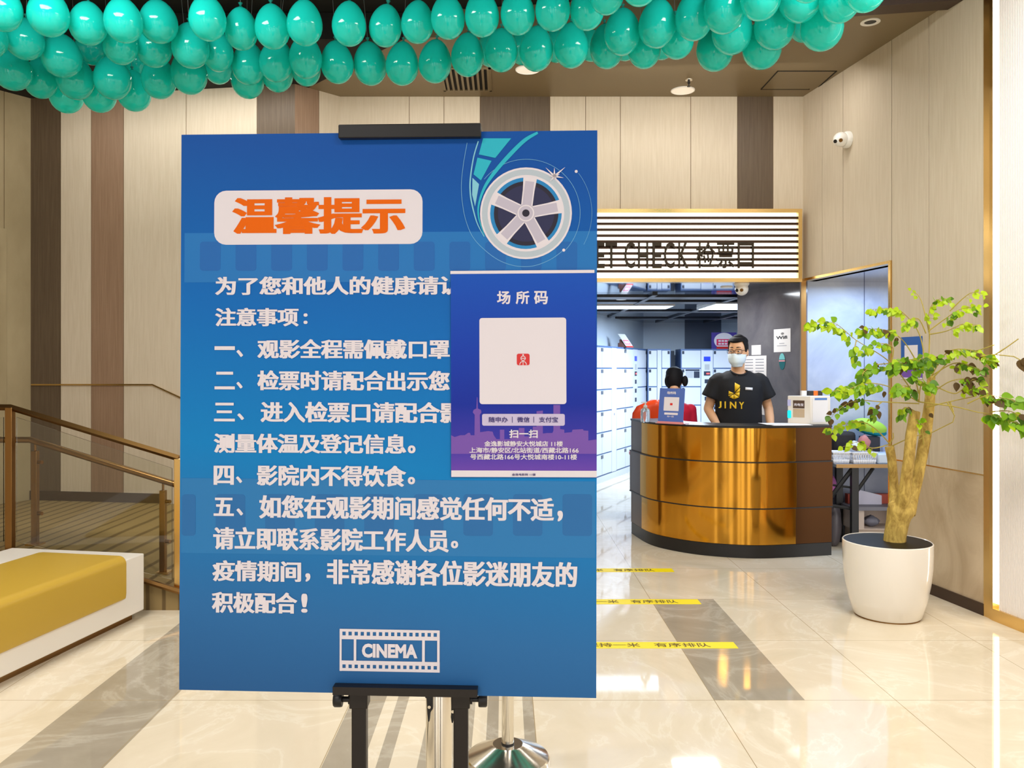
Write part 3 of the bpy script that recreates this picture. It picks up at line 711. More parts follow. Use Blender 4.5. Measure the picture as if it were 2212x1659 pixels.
# ------------------------------------------------------------------ ceiling and wall fittings
cz = lambda px, py: at(px, py, (CEIL-EYE)*F/(PY0-py))
for (px, py, r), lb in zip(((1475, 195, .098), (1140, 150, .095)), ('round white flush ceiling lamp beside the sprinkler', 'round white flush ceiling lamp half hidden behind balloons')):
    p = cz(px, py); rt = thing('ceiling_lamp', lb, 'lamp', (p.x, p.y, CEIL), 'flush ceiling lamps')
    mb = MB(); mb.lathe([(r, 0), (r, -.006), (r-.006, -.008), (r-.008, -.004)], p, 36); build('rim', mb, M_white, rt)
    mb = MB(); mb.lathe([(0.001, -.006), (r-.007, -.005)], p, 36); build('diffuser', mb, M_disc, rt)
p = cz(1880, 47); rt = thing('downlight', 'round white recessed downlight with a dark centre near the right wall', 'lamp', (p.x, p.y, CEIL))
mb = MB(); mb.lathe([(.062, 0), (.062, -.005), (.040, -.006), (.037, -.001)], p, 32); build('rim', mb, M_white, rt)
mb = MB(); mb.lathe([(.037, -.002), (.001, -.0015)], p, 24); build('reflector', mb, M_blackp, rt)
p = at(1488, 172, 6.555); p.z = CEIL; rt = thing('sprinkler', 'small dark ceiling sprinkler beside the round lamp', 'sprinkler', p)
mb = MB(); mb.lathe([(.030, 0), (.028, -.006), (.012, -.010)], p, 20); build('escutcheon', mb, M_chrome, rt)
mb = MB(); mb.lathe([(.010, -.008), (.011, -.03), (.006, -.034), (.005, -.05), (.014, -.052), (.014, -.055)], p, 16); build('nozzle', mb, M_blackp, rt)
a = cz(1062, 194); mb = MB(); x0, x1, y0, y1 = -.50, -.105, 6.28, 6.80
rt = thing('air_vent', 'slatted bronze air grille in the ceiling above the notice board', 'vent', ((x0+x1)/2, (y0+y1)/2, CEIL))
mb.box((x0, y0, CEIL-.012), (x1, y0+.02, CEIL)); mb.box((x0, y1-.02, CEIL-.012), (x1, y1, CEIL)); mb.box((x0, y0, CEIL-.012), (x0+.02, y1, CEIL)); mb.box((x1-.02, y0, CEIL-.012), (x1, y1, CEIL)); build('frame', mb, M_soffit, rt)
mb = MB(); mb.box((x0+.02, y0+.02, CEIL-.002), (x1-.02, y1-.02, CEIL)); build('dark_backing', mb, M_void, rt)
for k in range(9):
    x = x0 + .035 + k*.041; mb = MB(); mb.box((x, y0+.02, CEIL-.016), (x+.018, y1-.02, CEIL-.003)); build('slat', mb, M_soffit, rt)
q_ = [cz(1635, 195), cz(1697, 152), cz(1812, 155), cz(1760, 192)]
mb = MB(); x0, y0, x1, y1 = 2.10, 6.36, 2.56, 6.78
for lo, hi in (((x0, y0), (x1, y0+.008)), ((x0, y1-.008), (x1-.06, y1)), ((x0, y0), (x0+.008, y1)), ((x1-.008, y0), (x1, y1))): mb.box((*lo, CEIL-.004), (*hi, CEIL+.001), 1)
mb.box((x0+.008, y0+.008, CEIL-.002), (x1-.07, y1-.008, CEIL+.001), 0)
tag(build('access_panel', mb, [M_soffit, M_void]), 'square access hatch in the bronze ceiling beside the right wall', 'hatch')
def camera_dome(p, d, name, label, s=1.0):
    d = Vector(d).normalized(); rt = thing(name, label, 'camera', p)
    mb = MB(); mb.tube([p, p+d*.02*s, p+d*.032*s], [.055*s, .055*s, .047*s], 28); build('mount', mb, M_white, rt)
    c = p + d*.055*s; mb = MB(); mb.ell(c, (.048*s,)*3, 0, 24, 16); hd = build('ball_housing', mb, M_white, rt)
    look = (Vector((0, 0, EYE)) - c).normalized(); look = (look + Vector((-.5, 0, -.25))).normalized()
    sd = look.cross(Vector((0, 0, 1))).normalized()
    for s_ in (-1, 1):
        e_ = c + look*.041*s + sd*.018*s*s_; mb = MB(); mb.tube([e_, e_+look*.008*s], .012*s, 16); build('lens', mb, M_bronze if s_ < 0 else M_blackp, hd)
Y_ = 6.293; p = Vector((wr(Y_)-.001, Y_, EYE+495*Y_/F)); camera_dome(p, (-1, -.1557, 0), 'security_camera', 'white twin-lens security camera high on the right wall', 1.15)
p = at(1602, 611, 7.0); p.z = DOOR_H; camera_dome(p, (0, -.05, -1), 'security_camera', 'white security camera under the mirrored lintel above the man', 1.15)

# ------------------------------------------------------------------ the lit ticket-check sign
SY = BACK - .10
S = Plane((0, SY, 0), (1, 0, 0), (0, 0, 1))
xl = .12; xr = S.loc(1733, 600)[0]; zt = S.loc(1733, 451)[1]; zb = S.loc(1733, 609)[1]
root = thing('ticket_check_sign', 'long backlit slatted sign in a gold frame reading TICKET CHECK above the counter', 'sign', ((xl+xr)/2, SY+.05, zb))
fw = .032; mb = MB()
mb.box((xl, SY, zt-fw), (xr, BACK-.002, zt)); mb.box((xl, SY, zb), (xr, BACK-.002, zb+fw)); mb.box((xl, SY, zb+fw), (xl+fw, BACK-.002, zt-fw)); mb.box((xr-fw, SY, zb+fw), (xr, BACK-.002, zt-fw))
build('gold_frame', mb, M_gold, root)
mb = MB(); mb.box((xl+fw, SY+.045, zb+fw), (xr-fw, SY+.055, zt-fw)); build('light_panel', mb, M_lightbox, root)
for k in range(10):
    z = zt - fw - .004 - (zt-zb-2*fw)*(k+1)/11.0 + .012; mb = MB(); mb.box((xl+fw, SY+.004, z-.0105), (xr-fw, SY+.03, z+.0105)); build('slat', mb, M_slat, root)
M_letter = mat('dark_bronze_letter', (52, 40, 24), .35, .4)
for ch, a, b in (('T',1185,1210),('I',1216,1220),('C',1230,1253),('K',1259,1282),('E',1287,1306),('T',1307,1333),('C',1347.7,1371.5),('H',1377,1400),('E',1408,1429),('C',1433,1457),('K',1464,1487),('检',1502,1544),('票',1546,1586.5),('口',1592,1628)):
    f = Flat(S); f.text(ch, a, 523.5, b, 580, .012, 0, bev=.019, th=.02); f.build('letter', M_letter, root)

# ------------------------------------------------------------------ reception counter
CP = [(1.127,7.34),(1.204,6.89),(1.345,6.65),(1.572,6.466),(1.897,6.365),(2.216,6.40),(2.563,6.48)]
def catmull(P, n=9):
    P = [Vector(p) for p in P]; out = []
    for i in range(len(P)-1):
        a, b, c, d = P[max(i-1,0)], P[i], P[i+1], P[min(i+2,len(P)-1)]
        for k in range(n):
            t = k/n; out.append(.5*((2*b)+(c-a)*t+(2*a-5*b+4*c-d)*t*t+(3*b-a-3*c+d)*t**3))
    return out + [P[-1]]
CV = catmull(CP)
def cnorm(i):
    d = (CV[min(i+1, len(CV)-1)] - CV[max(i-1, 0)]).normalized(); return Vector((d.y, -d.x))
def cstrip(mb, o0, o1, z0, z1, m=0, rng=None):
    """curved band between two offsets (positive = towards the customer)"""
    n = len(CV); A = [CV[i] + cnorm(i)*o0 for i in range(n)]; B = [CV[i] + cnorm(i)*o1 for i in range(n)]
    vs = [(p.x, p.y, z) for P in (A, B) for z in (z0, z1) for p in P]
    fo = lambda g, i: g*n + i       # groups: A z0, A z1, B z0, B z1
    lo_, hi_ = rng or (0, n-1)
    for i in range(lo_, hi_):
        mb.add([vs[fo(g, j)] for g in range(4) for j in (i, i+1)], [(4,5,7,6)], m, True)
        mb.add([vs[fo(g, j)] for g in range(4) for j in (i, i+1)], [(1,0,2,3), (2,6,7,3), (0,1,5,4)], m, True)
    for i in (lo_, hi_): mb.add([vs[fo(g, i)] for g in range(4)], [(0,1,3,2)], m)
    return mb
M_cside = mat('dark_reflection_metal', (76, 50, 30), .3, 1.0)  # dark reflection at both counter ends, put into a darker metal colour
M_counter = mat('polished_gold_panel', (204, 146, 52), .10, 1.0)
root = thing('reception_counter', 'curved reception counter clad in polished gold panels with black base and top', 'counter', (1.9, 6.6, 0))
build('base', cstrip(MB(), -.30, .0, 0, .10), M_blackp, root, merge=True)
build('carcass', cstrip(MB(), -.30, -.006, .10, .995), M_blackp, root, merge=True)
for z0, z1, o in ((.104, .379, .004), (.388, .735, .016), (.744, 1.003, .004)): build('front_panel', cstrip(MB(), -.006, o, z0, z1, 0, (6, 46)), M_counter, root, merge=True); build('darkened_end_panel', cstrip(MB(), -.006, o-.001, z0, z1, 0, (0, 6)), M_cside, root, merge=True); build('darkened_end_panel', cstrip(MB(), -.006, o-.001, z0, z1, 0, (46, 54)), M_cside, root, merge=True)
for z0, z1 in ((.379, .388), (.735, .744)): build('shadow_strip', cstrip(MB(), -.006, .020, z0, z1), M_blackp, root, merge=True)
build('worktop', cstrip(MB(), -.34, .010, 1.004, 1.02), M_blackp, root, merge=True)
mb = MB(); mb.box((1.62, 6.72, .88), (2.5, 6.97, .90)); mb.box((1.66, 6.70, .80), (2.46, 6.74, .88)); build('staff_shelf', mb, M_blackp, root)
# items on the counter
TOPZ = 1.0205
def on_top(px, Y): return Vector(((px-PX0)/F*Y, Y, TOPZ))
# acrylic stand with code sheet
a, b = on_top(1421, 6.72), on_top(1475, 6.56); hgt = .285
PA = Plane(a, b-a, (0, .16, 1)); wA = (b-a).length
root = thing('code_stand', 'small acrylic stand with a blue code sheet at the left end of the counter', 'sign', M=PA.matrix())
mb = MB(); mb.box((0, .012, -.003), (wA, hgt, 0), 0, PA.matrix()); build('panel', mb, mat('stand_print', (84, 112, 190), .3), root)
mb = MB(); mb.box((-.004, 0, -.09), (wA+.004, .004, .03), 0, Plane(a, b-a, (0, 0, 1)).matrix()); mb.box((-.003, .004, -.006), (wA+.003, .016, .004), 0, PA.matrix()); build('acrylic_foot', mb, mat('pink_acrylic', (226, 150, 150), .2), root)
f = Flat(PA); f.rect(wA*.2, hgt*.36, wA*.8, hgt*.75, .001, 0, False, r=.004); f.rect(wA*.24, hgt*.25, wA*.78, hgt*.31, .001, 0, False, r=.003); f.text('场所码', wA*.3, hgt*.83, wA*.66, hgt*.91, .001, 0, False); f.text('扫一扫', wA*.36, hgt*.18, wA*.62, hgt*.225, .001, 0, False); f.build('white_print', M_ink, root)
f = Flat(PA); f.rect(wA*.45, hgt*.52, wA*.55, hgt*.58, .0018, 0, False); f.build('red_emblem', M_red, root)
# sanitiser bottle
p = on_top(1394, 6.86); rt = thing('sanitiser_bottle', 'clear pump bottle standing left of the code stand on the counter', 'bottle', p)
M_clear = mat('clear_plastic', (225, 232, 236), .08, trans=.85)
mb = MB(); mb.lathe([(0, 0), (.036, 0), (.039, .006), (.039, .085), (.034, .105), (.016, .118), (.014, .125)], p, 24); build('body', mb, M_clear, rt)
mb = MB(); mb.lathe([(.016, .122), (.016, .138), (.006, .14), (.005, .158)], p, 16); mb.box((p.x-.035, p.y-.006, p.z+.156), (p.x+.012, p.y+.006, p.z+.166)); build('pump', mb, mat('grey_plastic', (200, 204, 206), .35), rt)
# power bank box
p0, p1 = at(1705, 916, 6.60), at(1751, 917, 6.52); PBX = [Vector((p0.x, p0.y+.04)), Vector((p1.x, p1.y)), Vector(((1794-PX0)/F*6.57, 6.57)), Vector(((1752-PX0)/F*6.68, 6.68))]
M_box = mat('white_carton', (234, 226, 214), .5)
rt = thing('charger_rental_box', 'white phone charger rental box with printed panels at the right end of the counter', 'box', ((PBX[0].x+PBX[2].x)/2, 6.6, TOPZ))
bh = .225
mb = MB(); mb.prism([tuple(v) for v in PBX], TOPZ, TOPZ+bh); build('body', mb, M_box, rt, .004)
PF1 = Plane((PBX[0].x, PBX[0].y, TOPZ), (PBX[1].x-PBX[0].x, PBX[1].y-PBX[0].y, 0), (0,0,1)); w1 = (PBX[1]-PBX[0]).length
PF2 = Plane((PBX[1].x, PBX[1].y, TOPZ), (PBX[2].x-PBX[1].x, PBX[2].y-PBX[1].y, 0), (0,0,1)); w2 = (PBX[2]-PBX[1]).length
f = Flat(PF1); f.rect(w1*.24, bh*.56, w1*.74, bh*.84, .0012, 0, False); f.rect(w1*.24, bh*.24, w1*.74, bh*.54, .0012, 1, False); f.text('充电宝', w1*.28, bh*.64, w1*.70, bh*.74, .0020, 2, False)
f.build('label', [mat('brown_label', (88, 66, 50), .5), mat('tan_label', (196, 172, 140), .5), M_ink], rt)
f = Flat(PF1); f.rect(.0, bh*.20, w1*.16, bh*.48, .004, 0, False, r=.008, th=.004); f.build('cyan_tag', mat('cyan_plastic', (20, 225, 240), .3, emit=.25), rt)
f = Flat(PF1); f.rect(.0, bh*.64, w1*.15, bh*.86, .002, 0, False); f.build('lilac_sticker', mat('lilac_sticker', (196, 196, 240), .5), rt)
f = Flat(PF2); f.rect(w2*.10, bh*.08, w2*.86, bh*.92, .0012, 0, False, r=.006); f.rect(w2*.2, bh*.86, w2*.82, bh*.93, .002, 1, False); f.build('white_panel', [M_paper, mat('blue_print', (70, 120, 190), .5)], rt)
for k, (x_, c_, lb) in enumerate(((1735, (232, 226, 220), 'small white carton on top of the charger box, left of the others'), (1749, (42, 38, 38), 'small black carton on top of the charger box, second from left'), (1760, (236, 110, 24), 'small orange carton on top of the charger box'), (1769, (48, 40, 40), 'small dark carton at the right end on top of the charger box'))):
    z0 = TOPZ+bh+.0015; x = (x_-PX0)/F*6.64; w_ = (.020, .023, .019, .02)[k]
    mb = MB(); mb.box((x-w_, 6.615, z0), (x+w_, 6.645, z0+.038)); tag(build('small_carton', mb, mat('carton_%d' % k, c_, .5), None, .002), lb, 'box', 'cartons on the charger box')
# loose papers
for k, (dx, dy, a_, lb) in enumerate(((0, 0, .10, 'white paper sheet at the bottom of the pile on the counter'), (.03, .012, -.05, 'white paper sheet in the middle of the pile on the counter'), (-.03, .02, .03, 'topmost white paper sheet of the pile on the counter'))):
    M_ = Matrix.Translation((2.215+dx, 6.50+dy, TOPZ+.0005+.0022*k)) @ Matrix.Rotation(a_, 4, 'Z')
    mb = MB(); mb.box((-.15, -.10, 0), (.15, .11, .002), 0, M_); tag(build('paper_sheet', mb, M_paper), lb, 'paper', 'papers on the counter')

# ------------------------------------------------------------------ floor tapes
M_tape = mat('yellow_tape', (250, 226, 20), .4); M_tink = mat('tape_ink', (104, 84, 16), .5)
for k, (y0, y1, lb) in enumerate(((4.315, 4.415, 'yellow queue tape on the floor nearest the notice board'), (5.126, 5.235, 'yellow queue tape on the floor, middle of the three'), (5.94, 6.045, 'yellow queue tape on the floor nearest the counter'))):
    PT = Plane((0, y0, .0004), (1, 0, 0), (0, 1, 0)); rt = thing('floor_tape', lb, 'tape', M=PT.matrix(), group='queue tapes on the floor')
    mb = MB(); mb.box((-.05, 0, 0), (1.222, y1-y0, .0008), 0, PT.matrix()); build('strip', mb, M_tape, rt)
    f = Flat(PT); h_ = y1-y0
    f.text('疫情防控', .12, h_*.2, .36, h_*.82, .0014, 0, False, bev=.012, th=.0006); f.text('保持一米', .425, h_*.2, .715, h_*.82, .0014, 0, False, bev=.012, th=.0006); f.text('有序排队', .79, h_*.2, 1.085, h_*.82, .0014, 0, False, bev=.012, th=.0006)
    f.build('lettering', M_tink, rt)
# ------------------------------------------------------------------ lockers
M_lock = mat('locker_white', (212, 219, 232), .35); M_lgap = mat('locker_blue_frame', (84, 112, 160), .45); M_ltag = mat('locker_tag', (40, 50, 72), .5)
M_scr = mat('locker_screen', (30, 50, 235), .3, emit=.8); M_redl = mat('red_readout', (255, 60, 60), .4, emit=3.0); M_slot = mat('slot_grey', (176, 182, 190), .5)
def lockers(name, label, pl, cols, rows=6, depth=.21, u_extra=0):
    z0, z1 = .09, 1.745; rh = (z1-z0)/rows; ua, ub = cols[0][0]-.008, cols[-1][1]+.008
    c = pl.w((ua+ub)/2, 0, -depth/2); root = thing(name, label, 'locker', c, 'parcel locker banks')
    M_ = pl.matrix()
    mb = MB(); mb.box((ua, .0, -depth), (ub, 1.76, -.004), 0, M_); build('cabinet_body', mb, M_lgap, root)
    mb = MB(); mb.box((ua, 0, -.003), (ub, .08, .002), 0, M_); build('kick_plate', mb, M_lock, root)
    for a, b, kind in cols:
        if kind in 'DL':
            for r in range(rows):
                zz = z0 + r*rh; mb = MB(); mb.box((a+.005, zz+.009, -.006), (b-.005, zz+rh-.009, .006), 0, M_)
                t0 = (a+.010, a+.042) if kind == 'D' else (b-.042, b-.010)
                mb.box((t0[0], zz+rh-.062, .004), (t0[1], zz+rh-.016, .0075), 1, M_)
                build('door', mb, [M_lock, M_ltag], root)
        else:
            mb = MB(); mb.box((a+.004, z0, -.006), (b-.004, z1-.004, .006), 0, M_); pn = build('control_panel' if kind == 'C' else 'filler_panel', mb, M_lock, root)
            m_, w_ = (a+b)/2, (b-a)
            if kind == 'C':
                mb = MB(); mb.box((m_-w_*.27, z1-.17, .005), (m_+w_*.27, z1-.10, .009), 0, M_); build('screen', mb, M_scr, pn)
                mb = MB(); mb.box((m_-w_*.2, z1-.30, .005), (m_+w_*.2, z1-.215, .008), 0, M_); build('slot', mb, M_slot, pn)
                mb = MB(); mb.box((m_-w_*.26, z1-.385, .005), (m_+w_*.26, z1-.32, .008), 0, M_); sc = build('scanner', mb, M_ltag, pn)
                mb = MB(); mb.box((m_-w_*.05, z1-.362, .007), (m_+w_*.2, z1-.345, .009), 0, M_); build('red_readout', mb, M_redl, sc)
                for q in range(3):
                    mb = MB(); mb.box((m_-w_*.2, z1-.50-.13*q, .005), (m_+w_*.2, z1-.44-.13*q, .0075), 0, M_); build('notice_strip', mb, M_ltag, pn)
            else:
                mb = MB(); mb.box((m_-.006, .84, .005), (m_+.006, .87, .009), 0, M_); build('keyhole', mb, M_ltag, pn)
    return root
PLA = Plane((1.19+.48*(9.2-10.5), 9.2, 0), (.48, 1, 0), (0, 0, 1))
cu = lambda pl, c: pl.loc(1280 + c/4.608, PY0)[0]
k = [cu(PLA, c) for c in (91, 188, 235, 322, 405, 446, 533)]
d0 = k[1]-k[0]
lockers('locker_bank', 'long bank of white parcel lockers along the left wall of the back room', PLA,
        [(k[0]-.55, k[0]-.28, 'L'), (k[0]-.28, k[0], 'L'), (k[0], k[1], 'D'), (k[1], k[2], 'B'), (k[2], k[3], 'L'), (k[3], k[4], 'D'), (k[4], k[5], 'C'), (k[5], k[6], 'L')])
PLB = Plane((2.132, 12.4, 0), (1, 0, 0), (0, 0, 1)); k = [cu(PLB, c) for c in (541, 628, 674, 760)]
k = [v + .020 for v in k]
lockers('locker_bank', 'narrow bank of white parcel lockers in the far left corner of the back room', PLB, [(k[0], k[1], 'D'), (k[1], k[2], 'B'), (k[2], k[3], 'L')], depth=.4)
PLC = Plane((2.64, 12.4, 0), (1, 0, 0), (0, 0, 1)); k = [cu(PLC, c) for c in (884, 1078, 1200, 1400, 1600)]
rtC = lockers('locker_bank', 'white parcel lockers with a blue screen, behind the man', PLC, [(k[0], k[1], 'D'), (k[1], k[2], 'C'), (k[2], k[3], 'D'), (k[3], k[4], 'D')], depth=.4)
f = Flat(PLC); zc_ = 1.745-.29
f.rect(k[0]+.06, zc_-.13, k[0]+.175, zc_-.03, .008, 0, False); f.rect(k[0]+.185, zc_-.13, k[1]-.02, zc_-.03, .008, 1, False); f.rect(k[0]+.06, zc_-.025, k[1]-.02, zc_+.0, .008, 1, False)
f.build('instruction_label', [M_slot, M_ltag], rtC)
struct('gap_shadow_sheet', MB().box((2.475, 12.78, 0), (2.625, 12.8, 1.74)), mat('gap_shadow_dark', (60, 66, 80), .6))  # dark sheet standing in for the shadow in the gap between lockers
# things on top of the lockers
pts = [at(1280+c/4.608, 604+r/4.608, 11.45) for c, r in ((252,548),(322,552),(408,682),(340,682))]
low = min(p.z for p in pts); sh = 1.7605 - low
PT = Plane((pts[3].x, 11.45, 1.7605), (1, 0, 0), (0, 0, 1)); root = thing('tilted_sign', 'slanted white and pink sign standing on the left lockers', 'sign', M=PT.matrix())
loc = [(p.x-pts[3].x, p.z-low) for p in pts]
mb = MB(); mb.prism(loc, -.012, 0, 0, PT.matrix()); build('panel', mb, mat('sign_cream', (222, 226, 226), .5), root)
lerp = lambda a, b, t_: (a[0]+(b[0]-a[0])*t_, a[1]+(b[1]-a[1])*t_)
def sub(u0, v0, u1, v1):
    return [lerp(lerp(loc[3], loc[2], u), lerp(loc[0], loc[1], u), v) for u, v in ((u0, v0), (u1, v0), (u1, v1), (u0, v1))]
f = Flat(PT); f.poly(sub(.1, .2, .9, .55), .001, 0, False); f.poly(sub(.0, 0, 1, .1), .001, 1, False); f.poly(sub(.2, .28, .8, .47), .0016, 2, False); f.build('pink_print', [mat('pink_print', (226, 120, 150), .5), M_red, M_ink], root)
mb = MB(); mb.box((loc[3][0]-.11, 0, .02-.12), (loc[3][0]+.02, .06, -.014), 0, PT.matrix()); mb.box((loc[3][0]-.09, .06, -.09), (loc[3][0]-.03, .11, -.02), 0, PT.matrix()); build('stand', mb, mat('sign_stand_brown', (96, 52, 44), .5), root)
PP = Plane(at(1537, 754, 12.5) * 1.0, (1, 0, 0), (0, 0, 1)); PP.p.z = 1.7605; wq, hq = 54/F*12.5, 36/F*12.5
root = thing('locker_poster', 'purple poster with a white disc and red bands standing on the lockers behind the man', 'poster', M=PP.matrix())
mb = MB(); mb.box((0, 0, -.02), (wq, hq, 0), 0, PP.matrix()); build('panel', mb, mat('poster_purple', (74, 58, 150), .45), root)
f = Flat(PP); pts = [(wq*.5+math.cos(2*PI*i/28)*wq*.40, hq*.5+math.sin(2*PI*i/28)*hq*.48) for i in range(28)]
f.poly(pts, .0016, 0, False); f.rect(wq*.2, hq*.22, wq*.82, hq*.60, .0026, 1, False); f.rect(wq*.2, hq*.0, wq*.8, hq*.15, .0026, 2, False)
for r in range(2):
    for q in range(4): f.rect(wq*(.27+.13*q), hq*(.27+.17*r), wq*(.37+.13*q), hq*(.37+.17*r), .0034, 0, False)
f.build('print', [M_ink, mat('poster_magenta', (226, 40, 96), .45), M_red], root)
# light panels and downlights of the locker room ceiling
for (x0, x1, y0, y1, lb) in ((1.02, 1.92, 9.30, 9.78, 'wide cool white light panel in the dark locker room ceiling, left'), (2.30, 2.95, 9.0, 9.9, 'cool white light panel in the dark locker room ceiling, near the jamb')):
    root = thing('ceiling_light_panel', lb, 'light', ((x0+x1)/2, (y0+y1)/2, DOOR_H-.03))
    mb = MB(); mb.box((x0, y0, DOOR_H-.03), (x1, y1, DOOR_H)); build('housing', mb, M_white, root)
    mb = MB(); mb.box((x0+.02, y0+.02, DOOR_H-.034), (x1-.02, y1-.02, DOOR_H-.0295)); build('diffuser', mb, M_panel_on, root)
for (x, y, lb) in ((1.235, 8.75, 'small bright cyan downlight left under the dark ceiling'), (2.0, 7.45, 'small bright downlight in the mirrored lintel above the man')):
    root = thing('downlight', lb, 'lamp', (x, y, DOOR_H))
    mb = MB(); mb.lathe([(.055, 0), (.052, -.008), (.042, -.008)], (x, y, DOOR_H), 24); build('rim', mb, M_white, root)
    mb = MB(); mb.lathe([(.042, -.006), (.001, -.006)], (x, y, DOOR_H), 20); build('lens', mb, M_down_on, root)

# ------------------------------------------------------------------ papers on the jamb, poster on the right wall
PJ = Plane((JB.x, JB.y, 0), (JA.x-JB.x, JA.y-JB.y, 0), (0, 0, 1))
def jsheet(name, label, x0, y0, x1, y1, m=M_paper):
    (a, d), (b, c) = PJ.loc(x0, y1), PJ.loc(x1, y0); pl = Plane(PJ.w(a, d, .001), PJ.u, PJ.v)
    rt = thing(name, label, 'paper', M=pl.matrix()); mb = MB(); mb.box((0, 0, 0), (b-a, c-d, .0015), 0, pl.matrix()); build('sheet', mb, m, rt); return rt, pl, b-a, c-d
M_ink2 = mat('black_ink', (28, 28, 30), .5); M_inkg = mat('grey_ink', (150, 150, 158), .5)
rt, pl, w_, h_ = jsheet('wifi_notice', 'white Wifi notice on the grey marble jamb right of the man', 1672, 709, 1708, 761)
f = Flat(pl); f.text('Wifi', w_*.14, h_*.56, w_*.82, h_*.70, .0022, 0, False, bev=.03)
for r in (.010, .017, .024): f.band([(w_*.53+r*1.3*math.cos(math.radians(a)), h_*.71+r*math.sin(math.radians(a))) for a in (40, 65, 90, 115, 140)], .0045, .0022, 0, False)
f.rect(w_*.34, h_*.36, w_*.64, h_*.385, .0022, 1, False); f.rect(w_*.2, h_*.26, w_*.78, h_*.285, .0022, 1, False); f.build('print', [M_ink2, M_inkg], rt)
rt, pl, w_, h_ = jsheet('rota_sheet', 'large white form on the grey jamb just right of the man', 1604, 768, 1656, 892)
f = Flat(pl)
for cx in (0.12, .56):
    for r in range(9): f.rect(w_*cx, h_*(.93-.05*r), w_*(cx+.34), h_*(.945-.05*r), .0022, 0, False)
f.build('print', M_inkg, rt)
jsheet('rota_sheet', 'small blank white sheet on the grey jamb, beside the head of the man', 1624, 745, 1644, 767)
c_ = PJ.loc(1690, 781); pl = Plane(PJ.w(*c_, .001), PJ.u, PJ.v)
rt = thing('mascot_sticker', 'teal oval sticker with a pink band under the Wifi notice', 'sticker', M=pl.matrix())
ov = lambda a0, a1, s_=1: [(math.cos(a0+(a1-a0)*i/16)*.045*s_, math.sin(a0+(a1-a0)*i/16)*.073*s_) for i in range(17)]
f = Flat(pl); f.poly(ov(0, 2*PI*.999), .002, 0, False, .002); f.build('oval', mat('dark_teal', (22, 98, 104), .4), rt)
f = Flat(pl); f.poly(ov(.25, PI-.25), .003, 0, False); f.build('light_cap', mat('mint', (120, 196, 196), .4), rt)
f = Flat(pl); f.rect(-.044, .000, .044, .012, .004, 0, False); f.build('pink_band', mat('pink_band', (232, 160, 168), .4), rt)
PRW = Plane((wr(5.66), 5.66, 0), (wr(5.0)-wr(5.66), 5.0-5.66, 0), (0, 0, 1))
(a, d), (b, c) = PRW.loc(1947, 818), PRW.loc(1993, 726); pl = Plane(PRW.w(a, d, .001), PRW.u, PRW.v); w_, h_ = b-a, c-d
rt = thing('wall_poster', 'blue and purple code poster on the right wall behind the tree leaves', 'poster', M=pl.matrix())
mb = MB(); mb.box((0, 0, 0), (w_, h_, .002), 0, pl.matrix()); build('sheet', mb, mat('poster_blue', (36, 92, 176), .4), rt)
f = Flat(pl); f.rect(w_*.18, h_*.40, w_*.8, h_*.80, .003, 0, False); f.rect(0, 0, w_, h_*.03, .003, 0, False); f.rect(0, h_*.03, w_, h_*.22, .0028, 1, False); f.build('print', [M_ink, M_sky], rt)
# exit plate on the far left door
# ------------------------------------------------------------------ table in the niche and its clutter
TZ = .70; root = thing('folding_table', 'folding table with a wooden edge and black metal legs in the niche', 'table', (2.95, 6.82, 0))
mb = MB(); mb.box((2.655, 6.62, TZ-.03), (3.45, 7.03, TZ-.004)); build('tabletop', mb, mat('table_grey_top', (150, 152, 158), .4), root, .002)
mb = MB(); mb.box((2.655, 6.612, TZ-.032), (3.45, 6.62, TZ-.003)); build('wood_edge', mb, mat('raw_wood', (186, 144, 88), .6), root)
mb = MB(); mb.box((2.80, 6.66, 0), (2.855, 6.70, TZ-.03)); mb.tube([(2.83, 6.68, .05), (2.83, 6.99, .05)], .014, 6); build('leg', mb, M_blackp, root)
mb = MB(); mb.box((2.80, 6.97, 0), (2.855, 7.01, TZ-.03)); build('leg', mb, M_blackp, root)
mb = MB(); mb.tube([(2.815, 6.68, TZ-.04), (2.62, 6.68, .40)], .018, 6); build('brace', mb, M_blackp, root)
mb = MB(); mb.tube([(2.84, 6.68, .46), (2.98, 6.68, TZ-.04)], .014, 6); build('brace', mb, M_blackp, root)
mb = MB(); mb.tube([(2.60, 6.69, .36), (2.81, 6.69, .33)], .014, 6); mb.tube([(2.66, 6.69, .52), (2.81, 6.69, .50)], .010, 6); build('stretcher', mb, M_blackp, root)
for x in (3.36,):
    mb = MB(); mb.box((x, 6.66, 0), (x+.045, 6.70, TZ-.03)); build('leg', mb, M_blackp, root)
    mb = MB(); mb.box((x, 6.97, 0), (x+.045, 7.01, TZ-.03)); build('leg', mb, M_blackp, root)
M_bask = mat('white_basket', (236, 236, 240), .4)
